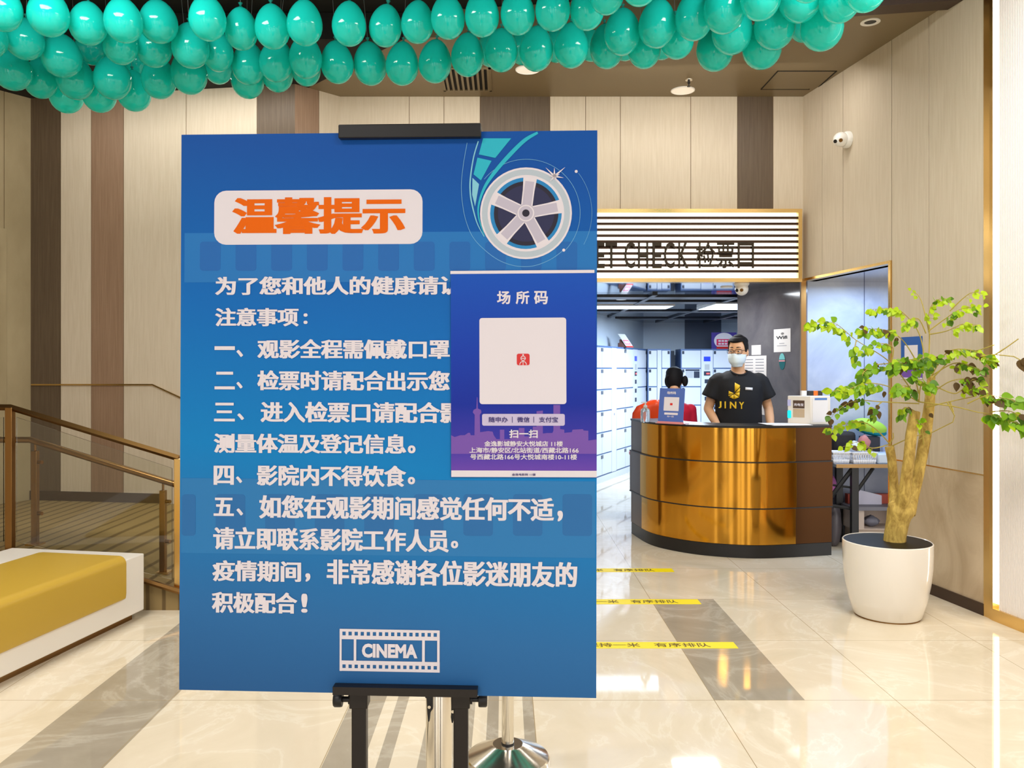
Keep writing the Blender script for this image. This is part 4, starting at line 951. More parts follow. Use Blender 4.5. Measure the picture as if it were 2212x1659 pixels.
def basket(x, y, label, w=.10, d=.075, h=.09):
    rt = thing('plastic_basket', label, 'basket', (x, y, TZ), 'white baskets on the niche table')
    z = TZ-.003; mb = MB(); mb.box((x-w*.88, y-d*.88, z), (x+w*.88, y+d*.88, z+.004)); build('bottom', mb, M_bask, rt)
    mb = MB(); n = 40
    def pt(t_, s_):
        t_ = t_ % 4; e = t_ % 1; k_ = int(t_)
        cx, cy = [(-1+2*e, -1), (1, -1+2*e), (1-2*e, 1), (-1, 1-2*e)][k_]
        return (x+cx*w*s_, y+cy*d*s_)
    for i in range(n):
        for j, (s0, z0, s1, z1) in enumerate(((.88, 0, .93, .38), (.93, .38, .97, .80), (.97, .80, 1.0, 1.0))):
            t0, t1 = 4*i/n, 4*(i+1)/n
            if j == 1: t1 = t0 + (t1-t0)*.5
            vs = [pt(t0, s0), pt(t1, s0), pt(t1, s1), pt(t0, s1)]; zz = (z+h*z0, z+h*z0, z+h*z1, z+h*z1)
            mb.add([(*vs[q], zz[q]) for q in range(4)], [(0, 1, 2, 3)])
    o = build('slotted_wall', mb, M_bask, rt); so = o.modifiers.new('solid', 'SOLIDIFY'); so.thickness = .003
    mb = MB(); mb.tube([(x-w, y-d, z+h), (x+w, y-d, z+h), (x+w, y+d, z+h), (x-w, y+d, z+h), (x-w, y-d, z+h)], .005, 6); build('rim', mb, M_bask, rt)
basket(2.895, 6.71, 'white slotted plastic basket on the niche table, right one')
basket(2.715, 6.73, 'white slotted plastic basket on the niche table, partly behind the counter edge', .072)
def crumple(c, r, mm, name, label, cat, seed=1, amp=.25):
    random.seed(seed); mb = MB(); mb.ell(c, r, 0, 18, 12)
    for i, v in enumerate(mb.v):
        d = v-Vector(c); k_ = 1 + amp*(math.sin(d.x*70+seed)*math.cos(d.y*60+2*seed)*.6 + random.uniform(-.3, .3)); v.x = c[0]+d.x*k_; v.y = c[1]+d.y*k_; v.z = max(c[2]-r[2], c[2]+d.z*k_)
    return tag(build(name, mb, mm), label, cat)
zt_ = TZ-.004
mb = MB(); mb.box((2.74, 6.87, zt_), (2.93, 7.01, zt_+.24)); tag(build('black_bag', mb, mat('black_fabric', (40, 36, 36), .7), None, .03), 'black upright bag behind the basket on the niche table', 'bag')
rt = thing('lime_cushion', 'lime green rounded cushion with teal edge lying on the black things on the table', 'cushion', (3.06, 6.90, zt_+.24))
mb = MB(); Mx = Matrix.Translation((3.05, 6.90, zt_+.285)) @ Matrix.Rotation(.25, 4, 'Y'); mb.ell((0, 0, 0), (.145, .06, .062), 0, 24, 12, Mx); build('cover', mb, mat('lime_fabric', (176, 224, 80), .6), rt)
mb = MB(); Mx = Matrix.Translation((3.06, 6.915, zt_+.255)) @ Matrix.Rotation(.25, 4, 'Y'); mb.ell((0, 0, 0), (.140, .06, .045), 0, 24, 12, Mx); build('teal_edge', mb, mat('teal_fabric', (20, 150, 170), .6), rt)
mb = MB(); mb.box((2.99, 6.86, zt_), (3.12, 6.98, zt_+.20)); tag(build('dark_carton', mb, mat('dark_carton', (36, 38, 48), .5), None, .006), 'dark box under the lime cushion on the niche table', 'box')
crumple((2.86, 6.72, zt_+.125), (.055, .05, .05), mat('clear_film', (214, 220, 232), .3), 'plastic_bag', 'crumpled clear plastic bag in the white basket', 'bag', 3)
crumple((2.96, 6.80, zt_+.16), (.055, .04, .055), mat('red_pink_cloth', (196, 128, 124), .6), 'cloth_bundle', 'small pink and red bundle below the lime cushion', 'bundle', 5)
p = (3.165, 6.86, zt_); rt = thing('drinking_cup', 'pale blue plastic cup at the right on the niche table', 'cup', p)
mb = MB(); mb.lathe([(0, 0), (.030, 0), (.036, .12), (.033, .12), (.028, .006), (0, .006)], p, 24); build('cup_wall', mb, mat('pale_blue_plastic', (186, 196, 232), .3), rt)
mb = MB(); mb.box((2.998, 6.64, zt_), (3.23, 6.80, zt_+.085)); tag(build('storage_box', mb, mat('pale_clear_box', (206, 220, 236), .25), None, .014), 'pale translucent storage box right of the baskets', 'box')
# under the table
crumple((2.68, 6.86, .50), (.075, .06, .085), mat('pink_plastic', (226, 130, 206), .5), 'pink_bag', 'pink bag hanging under the left end of the table', 'bag', 8, .12).location.z
mb = MB(); mb.tube([(2.68, 6.86, .57), (2.68, 6.86, TZ-.03)], .006, 6); tag(build('bag_hook', mb, M_blackp), 'thin black hook holding the pink bag under the table', 'hook')
mb = MB(); mb.box((2.88, 6.80, 0), (3.30, 7.0, .14)); tag(build('cardboard_box', mb, mat('cardboard_pale', (206, 186, 168), .6), None, .004), 'pale cardboard box lowest under the niche table', 'box')
mb = MB(); mb.box((2.86, 6.78, .1405), (3.30, 7.02, .15)); mb.box((2.86, 6.78, .15), (2.95, 7.02, .30)); mb.box((2.95, 7.01, .15), (3.30, 7.02, .30)); mb.box((3.29, 6.78, .15), (3.30, 7.01, .30)); tag(build('open_box', mb, mat('carton_beige', (214, 196, 182), .6)), 'open beige carton stacked under the niche table', 'box')
crumple((3.05, 6.88, .195), (.07, .05, .043), mat('grey_film', (120, 120, 134), .4), 'plastic_bag', 'grey plastic bag inside the open carton', 'bag', 11)
mb = MB(); mb.box((2.84, 6.76, .3005), (3.32, 7.02, .33)); tag(build('grey_tray', mb, mat('tray_grey', (128, 126, 136), .5)), 'flat grey tray lying on the open carton', 'tray')
Mx = Matrix.Translation((3.02, 6.90, .3315)) @ Matrix.Rotation(.0, 4, 'Y'); mb = MB(); mb.prism([(-.12, 0), (.12, 0), (.12, .075), (-.10, .13)], -.02, .02, 0, Mx @ Matrix.Rotation(PI/2, 4, 'X')); tag(build('white_box', mb, mat('lilac_white', (222, 220, 240), .5)), 'slanted white box standing on the grey tray', 'box')
mb = MB(); mb.box((2.88, 6.93, .3305), (3.28, 6.99, .41)); tag(build('red_box', mb, mat('dull_red', (190, 80, 60), .5)), 'dull red flat box behind the white one on the tray', 'box')
crumple((2.71, 6.80, .20), (.06, .05, .18), mat('dark_film', (88, 82, 86), .35), 'plastic_bag', 'dark plastic bag standing on the floor left under the table', 'bag', 14, .15)
for o_ in COL.objects:
    if o_.name.startswith('plastic_bag') and o_.get('label', '').startswith('dark plastic'): o_.location.z = 0.0

# ------------------------------------------------------------------ bench on the left
BC = Vector((-2.12, 4.86, 0)); bu = Vector((-.172, -.985, 0)).normalized(); bv = Vector((-.985, .172, 0)).normalized()
BM = Matrix(((bu.x, bv.x, 0, BC.x), (bu.y, bv.y, 0, BC.y), (0, 0, 1, 0), (0, 0, 0, 1)))
root = thing('lobby_bench', 'low white bench with a wrapped mustard cushion at the left edge', 'bench', BC + bu*1.15 + bv*.44)
mb = MB(); mb.box((.05, .045, 0), (2.25, .84, .045), 0, BM); build('plinth', mb, M_bronze, root)
mb = MB(); mb.box((0, 0, .045), (2.3, .88, .376), 0, BM); build('body', mb, mat('bench_white', (238, 232, 222), .35), root, .006)
pr = [(0, .160), (-.022, .165), (-.026, .20)] + [(-.026+.045*(1-math.cos(t_)), .362+.045*math.sin(t_)) for t_ in [PI/2*i/7 for i in range(8)]] + [(.50, .409), (.535, .405), (.548, .39), (.545, .376), (0, .376)]
mb = MB(); mb.prism(pr, .20, 2.08, 0, Matrix(((bv.x, 0, bu.x, BC.x), (bv.y, 0, bu.y, BC.y), (0, 1, 0, 0), (0, 0, 0, 1))))
build('cushion', mb, mat('mustard_leather', (194, 158, 54), .38), root, .012)

# ------------------------------------------------------------------ ramp railing
RYL = 5.03; rz = lambda x: .35 if x < -2.72 else max(.004, .35*(-1.6-x)/1.12)
root = thing('glass_railing', 'brass framed glass railing sloping down along the carpeted ramp behind the bench', 'railing', (-2.6, RYL, .12))
A_, B_, C_ = at(-260, 880, RYL), at(22, 880, RYL), at(386, 990, RYL); A_.z = B_.z
for p in (A_, B_, C_):
    mb = MB(); mb.box((p.x-.021, RYL-.021, rz(p.x)-.004), (p.x+.021, RYL+.021, p.z)); build('post', mb, M_bronze if p is not C_ else M_gold, root, .003)
mb = MB(); mb.tube([A_, B_, C_], .019, 4); build('top_rail', mb, M_bronze, root)
for p, q_, g in ((A_, B_, 0), (B_, C_, 0)):
    pts = [(p.x+.04, p.z-.06), (q_.x-.04, q_.z-.06), (q_.x-.04, rz(q_.x)+.06), (p.x+.04, rz(p.x)+.06)]
    mb = MB(); mb.prism(pts, -RYL-.004, -RYL+.004, 0, Matrix.Rotation(PI/2, 4, 'X')); build('glass_pane', mb, M_glass, root)
D_, E_ = at(66, 950, 5.22), at(378, 1046, 5.22)
mb = MB(); mb.tube([D_ - Vector((.9, 0, 0)), D_, E_, E_+Vector((.10, 0, -.03))], .020, 10); build('handrail', mb, M_bronze, root)
for px in (77, 353):
    t_ = (px-66)/(378-66); p = D_.lerp(E_, t_); zb_ = rz(p.x)
    mb = MB(); mb.box((p.x-.018, 5.20, zb_), (p.x+.018, 5.236, p.z-.06)); mb.tube([(p.x, 5.218, p.z-.06), (p.x, 5.218, p.z)], .008, 8); hp = build('handrail_post', mb, M_bronze, root, .003)
    mb = MB(); mb.box((p.x-.045, 5.18, zb_-.003), (p.x+.045, 5.256, zb_+.012)); build('foot_plate', mb, M_gold, hp)
    for z_ in (p.z-.13, zb_+.2): mb = MB(); mb.tube([(p.x+.018, 5.218, z_), (p.x+.05, 5.205, z_)], .012, 10); build('glass_clamp', mb, M_bronze, hp)
# door in the far left wall
PD = Plane((FA.x, FA.y, 0), (LA.x-FA.x, LA.y-FA.y, 0), (0, 0, 1)); LF = (LA.to_3d() - FA.to_3d()).length
mb = MB(); mb.box((LF-1.28, .35, .0), (LF-.20, 2.62, .012), 0, PD.matrix()); dr = build('door_1', mb, M_olive); dr['kind'] = 'structure'
mb = MB(); mb.tube([PD.w(LF-.27, 2.2, .03), PD.w(LF-.27, 2.48, .03)], .008, 8); build('door_handle', mb, M_chrome, dr)
# ------------------------------------------------------------------ people
M_skin = mat('skin', (226, 172, 128), .5); M_hair = mat('black_hair', (18, 15, 16), .75, spec=.3); M_tee = mat('black_cotton', (22, 21, 23), .8); M_trous = mat('dark_trousers', (34, 34, 40), .8)
HEAD = [(-.008,.016,.070,-.03),(.0,.030,.086,.0),(.02,.048,.096,.03),(.05,.062,.098,.062),(.09,.070,.096,.086),(.13,.0745,.095,.098),(.17,.075,.093,.100),(.20,.069,.083,.094),(.225,.052,.060,.076),(.238,.026,.030,.040)]
def head_prof(z):
    for i in range(len(HEAD)-1):
        a, b = HEAD[i], HEAD[i+1]
        if a[0] <= z <= b[0]:
            t = (z-a[0])/(b[0]-a[0]); return [a[j]+(b[j]-a[j])*t for j in (1, 2, 3)]
    return list(HEAD[-1][1:]) if z > 0 else list(HEAD[0][1:])
def head_pt(z, ang, off=0.0):
    """ang 0 = face front (-y), positive towards the person's left (+x)"""
    hw, f, b = head_prof(z); s, c = math.sin(ang), math.cos(ang)
    return Vector(((hw+off)*s, -(f+off)*c if c > 0 else -(b+off)*c, z))
def head_shape(mb, M):
    rings = []
    for z, hw, f, b in HEAD:
        for k in range(28): rings.append(head_pt(z, 2*PI*k/28))
    n = len(HEAD); fs = [(i*28+k, i*28+(k+1)%28, (i+1)*28+(k+1)%28, (i+1)*28+k) for i in range(n-1) for k in range(28)]
    fs += [tuple(range(28))[::-1], tuple(range((n-1)*28, n*28))]
    mb.add(rings, fs, 0, True, M)
    mb.tube([(0,-.088,.128),(0,-.101,.105),(0,-.114,.086),(0,-.098,.076)], [.008,.011,.015,.010], 10, 0, True, M)      # nose
    for s_ in (-1, 1):
        mb.ell((s_*.013, -.100, .080), (.009, .010, .008), 0, 10, 8, M); mb.ell((s_*.078, .004, .108), (.009, .020, .032), 0, 12, 8, M)    # nostril wing, ear
        mb.tube([(s_*.016,-.090,.140),(s_*.034,-.091,.146),(s_*.055,-.078,.140)], .008, 8, 0, True, M)          # brow ridge
        mb.ell((s_*.045, -.072, .075), (.017, .014, .018), 0, 12, 8, M)                                          # cheek
    mb.tube([(-.024,-.093,.047),(0,-.102,.050),(.024,-.093,.047)], [.005,.008,.005], 8, 0, True, M); mb.tube([(-.02,-.092,.038),(0,-.100,.036),(.02,-.092,.038)], [.005,.008,.005], 8, 0, True, M)
def hand(mb, wrist, d, out, s=1.0):
    """palm, four bent fingers and a side thumb; d = pointing direction, out = thumb side"""
    d = Vector(d).normalized(); out = Vector(out); out = (out - d*out.dot(d)).normalized(); nrm = d.cross(out)
    w = Vector(wrist)
    for k in range(4): mb.tube([w + out*(.010-.006*k), w + d*.05*s + out*(.030-.020*k)*s, w + d*.092*s + out*(.031-.0205*k)*s], [.014*s, .014*s, .011*s], 8)
    for k, L in enumerate((.068, .078, .072, .056)):
        b = w + d*.088*s + out*(.031-.0205*k)*s + nrm*0; sp_ = out*(.006-.004*k)
        p1 = b + (d*.45*L + sp_*.5)*s; p2 = p1 + (d*.32*L - Vector((0,0,.010)))*s; p3 = p2 + (d*.22*L - Vector((0,0,.012)))*s
        mb.tube([b, p1, p2, p3], [.0092*s, .0088*s, .0080*s, .0062*s], 8)
    b = w + d*.022*s + out*.022*s; mb.tube([b, b+(out*.03+d*.018)*s, b+(out*.046+d*.042)*s, b+(out*.05+d*.066)*s], [.014*s, .011*s, .010*s, .007*s], 8)
def limb(mb, pts, rs, seg=14):
    mb.tube(pts, rs, seg)
    for p, r in zip(pts, rs): mb.ell(p, (r*.98,)*3, 0, 12, 8)
def cut_open(m, inside):
    keep = [(f, mm, s_) for f, mm, s_ in zip(m.f, m.m, m.sm) if not all(inside(m.v[i]) for i in f)]
    m.f = [k_[0] for k_ in keep]; m.m = [k_[1] for k_ in keep]; m.sm = [k_[2] for k_ in keep]; return m

# the man behind the counter
MX, MY = 2.015, 7.12
man = thing('person', 'person in a black T-shirt, glasses and face mask standing behind the counter', 'person', (MX, MY, 0))
HM = Matrix.Translation((MX-.012, MY-.045, 1.492)) @ Matrix.Rotation(-.58, 4, 'Z') @ Matrix.Rotation(.05, 4, 'X')
mb = MB(); head_shape(mb, HM)
mb.tube([(MX-.005, MY+.01, 1.40), (MX-.008, MY-.012, 1.47), (MX-.012, MY-.03, 1.55)], [.066, .056, .056], 18)
mb.loft([(MX, MY, .88, .165, .105), (MX, MY, .98, .160, .105), (MX, MY, 1.10, .162, .108), (MX, MY, 1.22, .172, .112), (MX, MY, 1.31, .180, .110), (MX, MY+.005, 1.375, .175, .095), (MX, MY+.01, 1.415, .125, .075), (MX, MY+.01, 1.44, .075, .06)], 28)
mb.loft([(MX, MY, .76, .16, .105), (MX, MY, .90, .165, .105)], 24)
SHL, ELL, WRL = (MX-.175, MY+.01, 1.365), (MX-.250, MY+.05, 1.115), (MX-.205, MY-.175, .945)
SHR, ELR, WRR = (MX+.185, MY+.01, 1.365), (MX+.275, MY+.05, 1.115), (MX+.225, MY-.180, .945)
for a, b, c in ((SHL, ELL, WRL), (SHR, ELR, WRR)): limb(mb, [a, tuple((Vector(a)+Vector(b))/2), b], [.056, .047, .040]); limb(mb, [b, tuple((Vector(b)*.6+Vector(c)*.4)), c], [.040, .039, .026])
hand(mb, WRL, (.12, -.9, -.28), (1, 0, 0)); hand(mb, WRR, (-.10, -.9, -.28), (-1, 0, 0))
for s_ in (-1, 1):
    limb(mb, [(MX+s_*.085, MY, .82), (MX+s_*.095, MY-.01, .48), (MX+s_*.10, MY+.02, .10)], [.088, .060, .045]); mb.ell((MX+s_*.105, MY-.05, .035), (.045, .125, .034), 0, 16, 10)
body = bake(mb, .0075, 5); build('body', body, M_skin, man)
# T-shirt
mb = MB()
mb.loft([(MX, MY, .86, .205, .140), (MX, MY, 1.0, .200, .140), (MX, MY, 1.12, .198, .138), (MX, MY, 1.22, .202, .140), (MX, MY, 1.31, .208, .134), (MX, MY+.005, 1.375, .202, .116), (MX, MY+.008, 1.415, .150, .096), (MX, MY+.01, 1.445, .098, .080)], 32)
for a, b, s_ in ((SHL, ELL, -1), (SHR, ELR, 1)):
    a = Vector(a); b = Vector(b); e_ = a.lerp(b, .62) + Vector((s_*.012, -.01, 0)); mb.ell(a+Vector((-s_*.01, 0, -.005)), (.075, .08, .07), 0, 16, 10); mb.tube([a, a.lerp(e_, .5), e_], [.074, .076, .084], 18)
tee = bake(mb, .010, 6)
nk = Vector((MX-.008, MY-.055, 1.455))
cut_open(tee, lambda v: ((v.x-nk.x)/.082)**2 + ((v.y-nk.y)/.115)**2 + ((v.z-nk.z)/.062)**2 < 1)
e0 = [Vector(SHL).lerp(Vector(ELL), .62), Vector(SHR).lerp(Vector(ELR), .62)]
shirt = build('t_shirt', tee, M_tee, man); so = shirt.modifiers.new('solid', 'SOLIDIFY'); so.thickness = .003
bvh = BVHTree.FromPolygons([tuple(v) for v in tee.v], tee.f)
cnt = {}
for f_ in tee.f:
    for a, b in zip(f_, f_[1:]+f_[:1]): cnt[frozenset((a, b))] = cnt.get(frozenset((a, b)), 0) + 1
bv_ = sorted({i for e_, n_ in cnt.items() if n_ == 1 for i in e_}, key=lambda i: math.atan2(tee.v[i].y-nk.y, tee.v[i].x-nk.x))
lp = [tee.v[i] for i in bv_]; nl = len(lp)
lp = [sum((lp[(i+d) % nl] for d in range(-6, 7)), Vector())/13 for i in range(nl)][::3]
mb = MB(); mb.tube([p + Vector((0, -.002, .002)) for p in lp] + [lp[0] + Vector((0, -.002, .002))], .0085, 8); build('collar', mb, M_tee, shirt)
def on_shirt(x, z, e=.004):
    h = bvh.ray_cast(Vector((x, MY-1, z)), Vector((0, 1, 0)))
    return Vector((x, min(h[0].y if h[0] is not None else MY-.12, MY-.115)-e, z))
def px_shirt(px, py): p = at(px, py, MY-.14); return p.x, p.z
def chest(polys, name, m, e=.0035, par=None):
    mb = MB()
    for pts in polys:
        q_ = [px_shirt(*p) for p in pts]; n = len(q_)
        for (ax, az), (bx_, bz) in zip(q_, q_[1:]+q_[:1]): pass
        cx = sum(p[0] for p in q_)/n; cz_ = sum(p[1] for p in q_)/n
        vs = [on_shirt(*p, e) for p in q_] + [on_shirt(cx, cz_, e+.001)]
        mb.add(vs, [(i, (i+1) % n, n) for i in range(n)])
    o = build(name, mb, m, par or shirt); so = o.modifiers.new('solid', 'SOLIDIFY'); so.thickness = .0012; return o
M_gy = mat('shirt_yellow', (240, 192, 30), .5); cc = lambda *p: [(1480+x/7.2125, 700+y/7.2125) for x, y in p]
chest([cc((785,912),(858,955),(852,985),(775,1062)), cc((857,992),(852,1052),(780,1076)), cc((850,1060),(845,1130),(776,1086)), cc((840,1138),(770,1172),(768,1092)), cc((690,1042),(762,1078),(758,1084),(686,1098)), cc((684,1108),(752,1092),(692,1128)), cc((700,1138),(760,1096),(762,1172))], 'folded_emblem', M_gy)
mb = MB()
for ch, x0, x1 in (('J', 528, 576), ('I', 625, 645), ('N', 706, 800), ('Y', 838, 918)):
    vs, fs, xa, xb_, ya, yb, bv_ = glyphs(ch, .03)
    (X0_, Z1_), (X1_, Z0_) = px_shirt(1480+x0/7.2125, 700+1205/7.2125+(x0-528)*.004), px_shirt(1480+x1/7.2125, 700+1312/7.2125+(x0-528)*.004)
    mb.add([on_shirt(X0_+(v.x-xa)/(xb_-xa)*(X1_-X0_), Z0_+(v.y-ya)/(yb-ya)*(Z1_-Z0_), .004+.0004*v.z/bv_) for v in vs], fs)
build('shirt_lettering', mb, M_gy, shirt)
chest([cc((940,985),(1058,992),(1054,1032),(936,1026))], 'name_badge', mat('badge_white', (236, 232, 230), .4), .006)
# trousers
mb = MB(); mb.loft([(MX, MY, .74, .172, .118), (MX, MY, .88, .176, .116), (MX, MY, .96, .168, .112)], 26)
for s_ in (-1, 1): limb(mb, [(MX+s_*.085, MY, .80), (MX+s_*.095, MY-.01, .48), (MX+s_*.10, MY+.02, .08)], [.098, .074, .062])
build('trousers', bake(mb, .012, 4), M_trous, man)
mb = MB()
for s_ in (-1, 1): mb.loft([(MX+s_*.105, MY-.05, .0, .052, .138), (MX+s_*.105, MY-.05, .03, .054, .14), (MX+s_*.105, MY-.035, .07, .050, .11), (MX+s_*.105, MY+.01, .10, .045, .055)], 18)
build('shoes', mb, M_blackp, man)
# hair: a shell between the hairline and the crown
def hair_shell(M, line, off, steps=9, nseg=36):
    mb = MB(); vs = []
    for j in range(steps+1):
        for k in range(nseg):
            a = -PI + 2*PI*k/nseg; z0 = line(a); z = z0 + (.243-z0)*(j/steps); e_ = off*(.45 + .55*min(1, j/2.0)) + (.008 if z > .2 else 0)
            zz = min(z, .238); p = head_pt(zz, a, e_); p.z = z + (off*.9 if z > .19 else 0)*min(1, (z-.19)/.03 if z > .19 else 0); vs.append(p)
    top = vs[-nseg:]; c_ = Vector((0, .01, max(p.z for p in top)))
    for k_, dz in ((.72, .008), (.4, .013), (.08, .015)): vs += [Vector((c_.x+(p.x-c_.x)*k_, c_.y+(p.y-c_.y)*k_, p.z+dz)) for p in top]
    steps += 3
    fs = [(j*nseg+k, j*nseg+(k+1) % nseg, (j+1)*nseg+(k+1) % nseg, (j+1)*nseg+k) for j in range(steps) for k in range(nseg)] + [tuple(range(steps*nseg, (steps+1)*nseg))]
    return mb.add(vs, fs, 0, True, M)
def man_line(a):
    a = abs(a)
    if a < .95: return .196 - .004*math.cos(a*3)
    if a < 1.25: return .196 - (a-.95)/.30*.085
    if a < 1.50: return .108
    if a < 1.9: return .108 + .02*math.sin((a-1.5)/.4*PI)
    return .108 - min(1, (a-1.9)/.6)*.075
h = build('hair', hair_shell(HM, man_line, .008), M_hair, man); so = h.modifiers.new('solid', 'SOLIDIFY'); so.thickness = .004
# eyes, brows, glasses, mask
for s_ in (-1, 1):
    mb = MB(); mb.ell((s_*.032, -.0845, .121), (.0150, .010, .0055), 0, 14, 10, HM); ey = build('eye', mb, mat('eye_white', (232, 226, 220), .3), man)
    mb = MB(); mb.ell((s_*.032-.002, -.0935, .121), (.0060, .0025, .0050), 0, 12, 8, HM); build('iris', mb, M_blackp, ey)
    mb = MB(); pts = [head_pt(z, s_*a, .004) for z, a in ((.153, .17), (.156, .36), (.154, .55), (.147, .70))]; mb.tube(pts, [.003, .0045, .004, .002], 6, 0, True, HM); build('eyebrow', mb, M_hair, man)
gl = MB(); pane = MB()
for s_ in (-1, 1):
    cx = s_*.0345; pts = []
    for i in range(25):
        a = 2*PI*i/24; x = math.copysign(abs(math.cos(a))**.6, math.cos(a))*.029; z = math.copysign(abs(math.sin(a))**.6, math.sin(a))*.0185
        pts.append(Vector((cx+x, -.112+.012*((cx+x)/.065)**2, .119+z)))
    gl.tube(pts, .0022, 6, 0, False, HM)
    pane.add([p for p in pts[:-1]], [tuple(range(24))], 0, False, HM)
    gl.tube([(s_*.063, -.101, .130), (s_*.078, -.05, .130), (s_*.082, .0, .126), (s_*.081, .02, .108)], .0022, 6, 0, True, HM)
gl.tube([(-.006, -.112, .124), (0, -.114, .127), (.006, -.112, .124)], .002, 6, 0, True, HM)
g = build('glasses', gl, mat('glasses_frame', (40, 28, 26), .3), man)
build('lens_pair', pane, mat('spectacle_lens', (245, 245, 245), .03, trans=1.0, ior=1.02), g)
mb = MB(); nz_, na = 10, 22; vs = []
for j in range(nz_+1):
    for k in range(na+1):
        z = -.012 + .104*j/nz_; a = -1.25 + 2.5*k/na; t_ = j/nz_
        bul = .0145 + .013*math.cos(a*1.1)*math.sin(PI*t_) + .0012*math.sin(t_*PI*6) + .014*math.exp(-(a/.22)**2)*max(0, t_-.45)/.55
        p = head_pt(max(z, .002), a*(1 - .10*(t_-.5)**2), bul); p.z = z + .012*(1-abs(a)/1.25)*max(0, t_-.5)*2; vs.append(p)
mb.add(vs, [(j*(na+1)+k, j*(na+1)+k+1, (j+1)*(na+1)+k+1, (j+1)*(na+1)+k) for j in range(nz_) for k in range(na)], 0, True, HM)
mk = build('face_mask', mb, mat('pale_blue_mask', (222, 235, 238), .7), man); so = mk.modifiers.new('solid', 'SOLIDIFY'); so.thickness = .002
mb = MB()
for s_ in (-1, 1):
    for z0 in (.085, -.005): mb.tube([head_pt(max(z0, 0), s_*1.22, .010), head_pt(z0*.6+.04, s_*1.45, .008), Vector((s_*.086, .012, .112 if z0 > 0 else .09))], .0014, 5, 0, True, HM)
build('ear_loop', mb, M_paper, mk)
mb = MB(); d_ = (Vector(WRR)-Vector(ELR)).normalized(); c_ = Vector(ELR).lerp(Vector(WRR), .86); mb.tube([c_-d_*.008, c_+d_*.008], .0315, 18); build('wristwatch', mb, M_chrome, man)

# the woman sitting with her back to us
WX, WY, WZ = 1.738, 8.42, 1.222
wo = thing('person', 'person in red with tied up black hair, seen from behind', 'person', (WX, WY, 0))
HW = Matrix.Translation((WX-.01, WY+.03, WZ)) @ Matrix.Rotation(PI-.35, 4, 'Z') @ Matrix.Rotation(.30, 4, 'X')
mb = MB(); head_shape(mb, HW); mb.tube([(WX, WY, WZ-.11), (WX-.003, WY+.01, WZ-.03), (WX-.006, WY+.02, WZ+.06)], [.055, .046, .048], 16)
mb.loft([(WX, WY+.05, .60, .165, .13), (WX, WY+.03, .75, .140, .105), (WX, WY+.01, .92, .150, .105), (WX, WY, 1.03, .160, .10), (WX, WY, 1.085, .140, .085), (WX, WY, 1.12, .085, .065)], 26)
WSL, WSR = (WX-.155, WY, 1.045), (WX+.155, WY, 1.045); WEL, WER = (WX-.20, WY+.03, .80), (WX+.175, WY+.0, .80); WWL, WWR = (WX-.13, WY+.24, .78), (WX+.12, WY+.24, .78)
for a, b, c in ((WSL, WEL, WWL), (WSR, WER, WWR)): limb(mb, [a, tuple((Vector(a)+Vector(b))/2), b], [.048, .041, .035]); limb(mb, [b, tuple(Vector(b)*.6+Vector(c)*.4), c], [.035, .034, .024])
hand(mb, WWL, (.2, .9, -.1), (1, 0, .2), .9); hand(mb, WWR, (-.2, .9, -.1), (-1, 0, .2), .9)
for s_ in (-1, 1): limb(mb, [(WX+s_*.085, WY+.05, .62), (WX+s_*.10, WY+.44, .60)], [.085, .058]); limb(mb, [(WX+s_*.10, WY+.44, .60), (WX+s_*.10, WY+.42, .34), (WX+s_*.10, WY+.40, .10)], [.056, .05, .038]); mb.ell((WX+s_*.10, WY+.46, .034), (.04, .11, .033), 0, 14, 8)
build('body', bake(mb, .0085, 5), M_skin, wo)
mb = MB(); mb.loft([(WX, WY+.05, .58, .18, .145), (WX, WY+.03, .75, .162, .125), (WX, WY+.01, .92, .172, .125), (WX, WY, 1.03, .180, .118), (WX, WY, 1.085, .150, .10), (WX, WY, 1.118, .095, .078)], 28)
for a, b in ((WSL, WEL), (WSR, WER)): a = Vector(a); b = Vector(b); mb.ell(a, (.064, .066, .062), 0, 14, 8); mb.tube([a, a.lerp(b, .45), a.lerp(b, .72)], [.062, .062, .064], 16)
build('red_shirt', bake(mb, .011, 5), mat('red_shirt', (206, 24, 56), .7), wo)
mb = MB(); a, b = Vector(WSR), Vector(WER); mb.tube([a.lerp(b, .66), a.lerp(b, .745)], .0665, 18); a, b = Vector(WSL), Vector(WEL); mb.tube([a.lerp(b, .66), a.lerp(b, .745)], .0665, 18); build('sleeve_band', mb, M_trous, wo)
mb = MB(); mb.loft([(WX, WY+.06, .56, .185, .15), (WX, WY+.05, .66, .182, .148)], 22)
for s_ in (-1, 1): limb(mb, [(WX+s_*.085, WY+.05, .62), (WX+s_*.10, WY+.44, .60)], [.094, .070]); limb(mb, [(WX+s_*.10, WY+.44, .60), (WX+s_*.10, WY+.40, .08)], [.068, .055])
build('trousers', bake(mb, .013, 4), M_trous, wo)
h = build('hair', hair_shell(HW, lambda a: .19 if abs(a) < .9 else max(.03, .19-(abs(a)-.9)*.14), .014), M_hair, wo); so = h.modifiers.new('solid', 'SOLIDIFY'); so.thickness = .004
hd_top = HW @ Vector((0, .09, .16))
for s_, lb in ((-1, 'left'), (1, 'right')):
    mb = MB(); c_ = Vector((WX + (.100 if s_ > 0 else -.085), WY+.0, WZ+.115))
    if s_ > 0: mb.ell(c_, (.032, .035, .055), 0, 14, 10)
    else: mb.tube([c_ + Vector((.02-.032*math.sin(t_), 0, .055*math.cos(t_))) for t_ in [PI*i/10 for i in range(11)]], .011, 8)
    build('hair_bun' if s_ > 0 else 'hair_loop', mb, M_hair, wo)
rt = thing('stool', 'round dark stool under the person in the red shirt', 'stool', (WX, WY+.07, 0))
